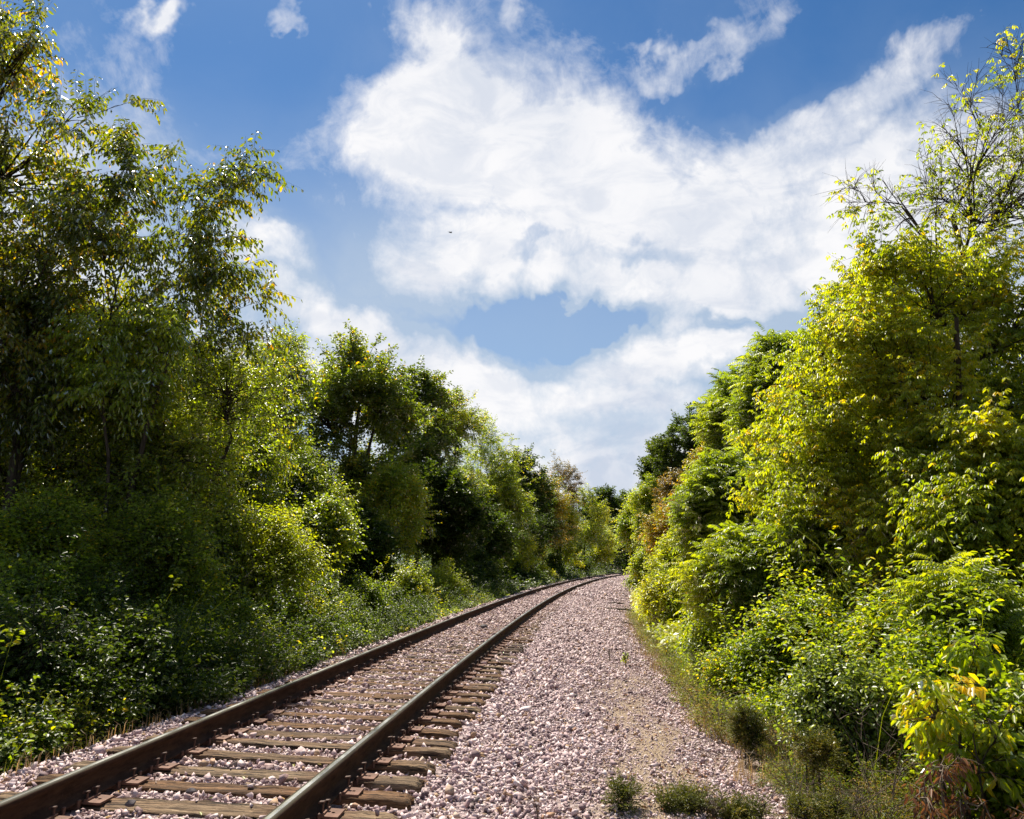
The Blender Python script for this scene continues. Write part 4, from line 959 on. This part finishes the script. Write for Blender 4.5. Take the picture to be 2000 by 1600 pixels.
def blades(name, label, mat, x, y, hgt, wd, seed, flop=.5):
    g = np.random.default_rng(seed); n = len(x); z = ground(x, y) - .01; a = g.uniform(0, 2 * np.pi, n)
    hv = np.stack([np.cos(a), np.sin(a), np.zeros(n)], -1); f = g.uniform(.05, flop, n)[:, None]
    P0 = np.stack([x, y, z], -1); P1 = P0 + (np.array([0, 0, 1.]) * .6 + hv * f * .25) * hgt[:, None]; P2 = P0 + (np.array([0, 0, 1.]) * (1 - f * .35) + hv * f) * hgt[:, None]
    sd = np.cross(hv, np.array([0, 0, 1.])) * (wd / 2)
    V = np.stack([P0 - sd, P0 + sd, P1 + sd * .8, P1 - sd * .8, P2 + sd * .12, P2 - sd * .12], 1)
    Q = (np.arange(n)[:, None, None] * 6 + np.array([[0, 1, 2, 3], [3, 2, 4, 5]])[None]).reshape(-1, 4)
    ob = mesh_np(name, V.reshape(-1, 3), Q, mat=LM[mat], tint=np.repeat(np.clip(g.normal(.45, .25, n), 0, 1), 6)); tag(ob, label, name.replace('_', ' '), kind='stuff'); return ob


x, y, u, g = pts(12000, 2.8, 13, 3.95, 6.4, 310, 1.3)
k = (hash2(x * 1.5, y * 1.5, 4) > -.35) & (u > 4.25); x, y = x[k], y[k]
blades('grass', 'mixed olive grass at the foot of the right bank', 'scrub', x, y, g.uniform(.08, .36, len(x)), .005, 311, .9)
x, y, u, g = pts(16000, 2.8, 30, 3.45, 5.0, 312, 1.4)
k = (fbm2(x * 2.1, y * 1.9, 7) > -.1) & (u > np.interp(y, [5, 8, 12], [3.95, 3.85, 3.6]) + .25 * hash2(y * 2, u, 1)); x, y = x[k], y[k]
blades('dry_grass', 'dry tan grass and weed litter along the right gravel edge', 'straw', x, y, g.uniform(.05, .26, len(x)), .0055, 313, 1.0)
x, y, u, g = pts(5200, 4, 34, -2.6, -1.7, 314, 1.3)
blades('dry_grass', 'dry grass wisps at the crest of the left bank', 'straw', x, y, g.uniform(.04, .22, len(x)), .006, 315, 1.0)


def litter(label, x, y, mat, L, seed, zoff=.022):
    g = np.random.default_rng(seed); n = len(x); u = UU(x, y); z = trk(y, u, bedz(y, u))[..., 2] + zoff * g.uniform(.4, 1.6, n)
    d = rand_dir(g, n) * np.array([1, 1, .15]); N = nrm(np.array([0, 0, 1.]) + rand_dir(g, n) * .45); LL = L * g.uniform(.5, 1.3, n)
    V, Q, T = leaves(np.stack([x, y, z], -1), d, N, LL, LL * g.uniform(.12, .6, n), np.clip(g.normal(.55, .28, n), 0, 1), 0)
    tag(mesh_np('leaf_litter', V, Q, mat=LM[mat], tint=T), label, 'leaf litter', kind='stuff')


x, y, u, g = pts(5200, 4.5, 30, 2.3, 4.3, 340, 1.4)
k = g.random(len(x)) < ((u - 2.3) / 2.0) ** 1.6 + .05; litter('dry fallen leaves and bits of straw scattered along the right gravel edge', x[k], y[k], 'dry', .045, 341)
x, y, u, g = pts(900, 4.2, 26, -1.4, 2.4, 342, 1.4)
litter('few dry leaves caught between the track stones', x, y, 'straw', .035, 343, .03)


def woodland(label, u0, u1, y0, y1, n, hmax, mat, L, seed):
    g = np.random.default_rng(seed); y = g.uniform(y0, y1, n); u = g.uniform(u0, u1, n); x = Xc(y) + u * np.sqrt(1 + Hd(y) ** 2)
    top = hmax * (1 + .3 * hash2(x * .35, y * .35, seed)); t = g.random(n) ** .8; z = ground(x, y) + t * top
    d = rand_dir(g, n) * np.array([1, 1, .5]); N = nrm(np.array([0, 0, 1.]) + rand_dir(g, n) * .8)
    LL = L * g.uniform(.6, 1.3, n); V, Q, T = leaves(np.stack([x, y, z], -1), d, N, LL, LL * .55, np.clip(g.normal(.4, .2, n), 0, 1), 1)
    ob = mesh_np('woodland', V, Q, mat=LM[mat], tint=T); tag(ob, label, 'woodland', kind='stuff')


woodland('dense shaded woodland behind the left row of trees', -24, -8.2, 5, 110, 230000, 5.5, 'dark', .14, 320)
woodland('dense woodland behind the right row of trees', 9.5, 24, 6, 110, 160000, 4.8, 'green', .16, 321)
woodland('dark woodland beyond the bend', -22, -6, 110, 165, 40000, 7.0, 'dark', .34, 322)


# ------------------------------------------------------------------ small plants and things beside the line
def gz(x, y): return float(ground(x, y))


def dead_stems(name, label, cat, x, y, h, n, seed, spread=.35, mat=None, rad=.004, sub=5, droop=0.0):
    g = np.random.default_rng(seed); z = gz(x, y); G_ = Geo(); o_ = np.array([x, y, z])
    a = g.uniform(0, 6.28, n); hv = np.stack([np.cos(a), np.sin(a), np.zeros(n)], -1) * g.uniform(.2, 1, (n, 1)) * spread * h
    B0 = hv * .08; B2 = hv + np.array([0, 0, 1.]) * h * g.uniform(.5, 1, (n, 1)) * (1 - droop); B1 = hv * .35 + np.array([0, 0, .6]) * h
    G_.add(*tubes(bez(B0, B1, B2, 6), np.repeat(np.linspace(1, .4, 6)[None], n, 0) * rad, 4))
    m = n * sub; bi = np.repeat(np.arange(n), sub); t = g.uniform(.25, 1, m); p = bezat(B0[bi], B1[bi], B2[bi], t)
    d = nrm(rand_dir(g, m) + np.array([0, 0, .6])) * g.uniform(.1, .32, (m, 1)) * h
    G_.add(*tubes(bez(p, p + d * .5 + rand_dir(g, m) * .02 * h, p + d, 3), np.repeat(np.array([[.6, .4, .2]]), m, 0) * rad, 3))
    ob = G_.build(name, mat or M_TWIG, tint=False); ob.location = o_; tag(ob, label, cat); return ob


# upright dark juniper seedling and its neighbours
J = dict(L=.028, ar=.24, sl=.13, spr=9, lps=20, lobr=.7, scale_r=1.25, droop=0, ldroop=0, nrnd=1.0, tw=.0018, group='small junipers at the gravel edge')
bush('small dark upright juniper standing at the gravel edge, right', 'juniper', 2.45, 8.5, gz(2.45, 8.5) + .50, .13, 401, nb=60, nl=6, name='juniper', cat='juniper', zb=gz(2.45, 8.5) + .03, **J)
bush('spindly juniper with a dead brown stem, further up the gravel edge', 'juniper', 2.95, 12.2, gz(2.95, 12.2) + .62, .16, 402, nb=40, nl=5, name='juniper', cat='juniper', zb=gz(2.95, 12.2) + .2, **J)
J['group'] = 'low junipers along the bottom edge'
bush('low spreading brown-green juniper at the bottom edge, largest of those on the gravel', 'juniper', 1.25, 6.0, gz(1.25, 6.0) + .12, .34, 403, nb=30, nl=8, ry=.16, name='juniper', cat='juniper', zb=gz(1.25, 6.0) + .0, **J)
bush('tiny juniper sprig at the bottom edge, leftmost on the gravel', 'juniper', .80, 5.9, gz(.80, 5.9) + .12, .12, 404, nb=12, nl=4, name='juniper', cat='juniper', zb=gz(.80, 5.9) + .0, **J)
bush('low juniper at the bottom edge between the spreading one and the grassy bank', 'juniper', 1.70, 6.05, gz(1.7, 6.05) + .11, .30, 405, nb=22, nl=7, ry=.16, name='juniper', cat='juniper', zb=gz(1.7, 6.05) + .0, **J)
bush('olive juniper patch where the gravel meets the grass at the bottom edge', 'juniper', 2.15, 6.1, gz(2.15, 6.1) + .22, .34, 406, nb=30, nl=7, ry=.2, name='juniper', cat='juniper', zb=gz(2.15, 6.1) + .0, **J)
bush('feathery green juniper sapling on a forked pale stem, above the grass', 'juniper', 2.60, 7.0, gz(2.6, 7.0) + .60, .17, 407, nb=36, nl=5, name='juniper', cat='juniper', zb=gz(2.6, 7.0) + .38, **J)
# yellow sapling, withered plant
bush('bright yellow sapling with big drooping leaves near the lower right corner', 'lime', 3.35, 6.1, gz(3.35, 6.1) + 1.30, .36, 410, nb=44, nl=8, mat='yellow', lobvar=.18, name='sapling', cat='sapling', zb=gz(3.35, 6.1) + .62, L=.10, ar=.42, sl=.16, spr=4, lps=6, ldroop=.9, acc=.12, bvar=.15, tbias=.12, group='saplings on the right bank')
bush('smaller yellow sapling top just behind and right of the bright yellow one', 'lime', 3.95, 6.8, gz(3.95, 6.8) + 1.55, .26, 411, nb=24, nl=5, name='sapling', cat='sapling', zb=gz(3.95, 6.8) + .8, L=.12, ar=.42, sl=.15, spr=3, lps=6, ldroop=.9, acc=.1, mat='yellow', group='saplings on the right bank')
bush('withered plant with hanging dark brown leaves under the yellow sapling', 'vine', 2.98, 5.7, gz(2.98, 5.7) + .82, .26, 412, nb=20, nl=7, name='withered_plant', cat='plant', zb=gz(2.98, 5.7) + .15, L=.065, ar=.35, sl=.14, spr=3, lps=6, ldroop=1.1, rnd=1.1, mat='dry', bark=M_TWIG, group='withered plants on the right bank')
bush('second withered brown plant, lower and right of the first', 'vine', 3.35, 5.45, gz(3.35, 5.45) + .55, .20, 413, nb=20, nl=4, name='withered_plant', cat='plant', zb=gz(3.35, 5.45) + .1, L=.06, ar=.35, sl=.14, spr=3, lps=6, ldroop=1.1, rnd=1.1, mat='dry', bark=M_TWIG, group='withered plants on the right bank')
bush('spray of golden leaves hanging before the dark gap on the right', 'vine', 5.35, 11.2, 1.55, .55, 414, nb=26, nl=5, name='sapling', cat='sapling', zb=.7, L=.085, ar=.45, sl=.3, spr=4, lps=7, mat='yellow', acc=.35, fill=.8, group='saplings on the right bank')
bush('thin sapling with scattered golden leaves right of the golden spray', 'vine', 6.6, 11.0, 2.1, .7, 415, nb=26, nl=5, name='sapling', cat='sapling', zb=.8, L=.085, ar=.45, sl=.35, spr=4, lps=6, mat='yellow', acc=.3, fill=.7, group='saplings on the right bank')
# dead stems along the edge
EDGE = []
for k_, (yy, uu, hh) in enumerate([(7.2, 4.15, .35), (7.9, 4.35, .4), (10.6, 4.05, .4), (11.5, 4.0, .5), (15.2, 4.0, .55), (19.5, 4.1, .6), (22.5, 4.2, .7), (6.6, 4.6, .5)]):
    pp = trk(yy, uu, 0)
    EDGE.append((float(pp[0]), float(pp[1]), hh))
dead_stems('dead_brush', 'dark dead brush at the gravel edge below the lime bushes', 'dead brush', 4.05, 17.0, .75, 16, 420, .6)
dead_stems('dead_brush', 'brown dead brush leaning over the gravel, halfway down the right edge', 'dead brush', 3.35, 13.8, .6, 16, 421, .8)
dead_stems('dead_brush', 'tangle of dead stems left of the small upright juniper', 'dead brush', 2.45, 9.6, .45, 22, 422, 1.0)
dead_stems('dead_brush', 'fine dead twigs right behind the small upright juniper', 'dead brush', 2.85, 8.6, .5, 26, 423, .9)
dead_stems('dead_brush', 'pale dead twigs in the grass at the bottom edge', 'dead brush', 2.55, 6.3, .45, 26, 424, .9)
dead_stems('dead_brush', 'thin dead twigs among the low junipers on the gravel', 'dead brush', 1.45, 6.0, .22, 26, 425, 1.3, rad=.0022)
dead_stems('dead_brush', 'bare brown twigs beside the left rail under the yellow-green bushes', 'dead brush', -3.75, 20.5, .8, 26, 426, .8)
dead_stems('weed', 'thin dry weed standing in the gravel near the bottom, right of the ties', 'weed', .17, 5.35, .26, 7, 427, .45, rad=.0018)
dead_stems('weed', 'dark weed stalk standing in the gravel right of the far ties', 'weed', 1.78, 14.6, .30, 5, 428, .3, rad=.004)
dead_stems('weed', 'short dark weed on the gravel left of the lime bushes', 'weed', 3.05, 19.0, .28, 6, 429, .4, rad=.005)
bush('tiny green weed beside the dark weed stalk in the gravel', 'vine', 2.0, 14.2, gz(2.0, 14.2) + .20, .08, 430, nb=6, nl=3, name='weed', cat='weed', zb=gz(2, 14.2) + .05, L=.04, sl=.08, spr=3, lps=4, group='weeds in the gravel')


EL_ = ['low brown dead twigs at the gravel edge just below the small upright juniper', 'grey dead twigs against the grass, right of the small upright juniper', 'dead twigs just above the small upright juniper at the gravel edge',
       'dead twigs under the spindly juniper', 'dry stems at the gravel edge above the spindly juniper', 'dry brush under the green bank where the gravel narrows', 'far dry brush below the lime bushes, past the dark dead brush', 'dry brown stems in the olive scrub left of the yellow sapling']
for k_, (xx, yy, hh) in enumerate(EDGE):
    dead_stems('dead_brush', EL_[k_], 'dead brush', xx, yy, hh, 24, 440 + k_, 1.1, rad=.003)


for (lb, xx, yy, hh, nn, sd_) in [('tall pale dead stems inside the dark gap of the right bank', 5.5, 11.8, 2.9, 9, 460), ('bare grey branches showing through the right trees above the golden spray', 6.2, 13.2, 3.8, 9, 461),
                                 ('bare dead stems on the right bank behind the silvery-leaved bush', 4.6, 9.6, 1.7, 10, 462), ('bare dead stems rising from the left thicket by the yellow-green bush', -5.2, 14.2, 2.9, 9, 463),
                                 ('thin dead stems on the right bank just left of the yellow sapling', 2.95, 6.6, 1.0, 9, 464), ('pale dead stems over the olive bush on the right bank', 4.0, 12.4, 1.6, 10, 465)]:
    dead_stems('dead_brush', lb, 'dead brush', xx, yy, hh, nn, sd_, .45, rad=.006 if hh > 1.2 else .004, sub=9)


def stick(label, x, y, ln, ang, r, seed):
    g = np.random.default_rng(seed); t = np.linspace(-.5, .5, 9)
    P = np.stack([t * ln * math.cos(ang), t * ln * math.sin(ang), r * .9 + .02 * np.sin(t * 7 + seed)], -1) + g.normal(0, .008, (9, 3))
    R = r * (1 - .5 * (t + .5)) * (1 + g.normal(0, .12, 9)); G_ = Geo(); G_.add(*tubes(P[None], R[None], 7))
    q = P[5]; G_.add(*tubes(np.stack([q, q + np.array([.06, .05, .03]), q + np.array([.11, .12, .04])])[None], np.array([[.6, .45, .2]]) * r, 5))
    ob = G_.build('fallen_branch', M_BARK, tint=False, smooth=True); uu = float(UU(x, y)); ob.location = (x, y, float(trk(y, uu, bedz(y, uu))[2]) + .035)
    tag(ob, label, 'fallen branch', 'branches lying on the gravel')


stick('dark fallen branch lying on the far gravel shoulder, longest one', 4.25, 31.0, 1.25, -.75, .05, 1)
stick('short dark stick on the gravel just beyond the longest fallen branch', 4.6, 35.0, .8, -.2, .04, 2)
stick('brown stick on the gravel shoulder nearer than the long dark branch', 3.7, 25.0, .8, -.5, .03, 3)
stick('thin bleached stick at the gravel edge among the dead brush', 3.15, 12.6, .9, -.4, .014, 4)


def stone(label, y, u, s, seed, dz=.02):
    r = np.random.default_rng(seed); bm = bmesh.new(); p = r.standard_normal((16, 3)); p /= np.linalg.norm(p, axis=1, keepdims=True)
    for q in p * r.uniform(.85, 1.05, (16, 1)) * np.array([1.2, .9, .65]) * s: bm.verts.new(q)
    bmesh.ops.convex_hull(bm, input=bm.verts); bmesh.ops.delete(bm, geom=[v for v in bm.verts if not v.link_faces], context='VERTS')
    bmesh.ops.bevel(bm, geom=bm.edges[:], offset=s * .08, segments=1, affect='EDGES')
    me = bpy.data.meshes.new('stone'); bm.to_mesh(me); bm.free(); me.materials.append(M_DSTONE)
    o = bpy.data.objects.new('stone', me); COL.objects.link(o); o.location = trk(y, u, dz + s * .35); tag(o, label, 'stone', 'dark stones on the track')


def mk_dstone():
    m, t, o = new_mat('dark_stone'); c = t.node('ShaderNodeTexCoord').outputs['Object']; n = t.noise(c, 25, 5)
    bsdf(t, o, t.ramp(n, [(.3, (.035, .028, .032)), (.7, (.11, .085, .09))]), .8, .3, normal=bump(t, n, .6, .01)); return m


M_DSTONE = mk_dstone()
stone('dark stone between the rails in the distance, where the ties fade into gravel', 18.6, .05, .085, 1)
stone('dark stone resting on a tie against the near right rail', 6.35, .60, .055, 2)
stone('small dark stone on a tie midway between the near rails', 5.35, -.12, .035, 3)
stone('dark brown stone on a tie close to the near left rail', 5.05, -.35, .036, 4)

# small bird gliding in front of the big cloud
bm = bmesh.new()
bmesh.ops.create_uvsphere(bm, u_segments=10, v_segments=8, radius=1)
for v in bm.verts:
    k = v.co.x; v.co = Vector((k * .20, v.co.y * .05 * (1 - .35 * k), v.co.z * .05 * (1 - .3 * k)))
for s in (-1, 1):
    vs = [bm.verts.new(c) for c in [(.07, s * .03, .02), (.09, s * .20, .075), (.02, s * .42, .05), (-.03, s * .22, .06), (-.07, s * .03, .015)]]
    top = [bm.verts.new(v.co + Vector((0, 0, .008))) for v in vs]
    bm.faces.new(vs); bm.faces.new(top[::-1])
    for i in range(5): bm.faces.new([vs[i], vs[(i + 1) % 5], top[(i + 1) % 5], top[i]])
vs = [bm.verts.new(c) for c in [(-.17, .015, .0), (-.17, -.015, .0), (-.30, -.05, .0), (-.30, .05, .0)]]; bm.faces.new(vs)
me = bpy.data.meshes.new('bird'); bm.to_mesh(me); bm.free()
mb, tb, ob_ = new_mat('dark_plumage'); bsdf(tb, ob_, (.03, .028, .03), .7, .3); me.materials.append(mb)
o = bpy.data.objects.new('bird', me); COL.objects.link(o); o.location = (-6.0, 70, 1.48 + .452 * 70); o.rotation_euler = (.35, .1, .5); tag(o, 'small dark bird in flight before the big white cloud', 'bird')
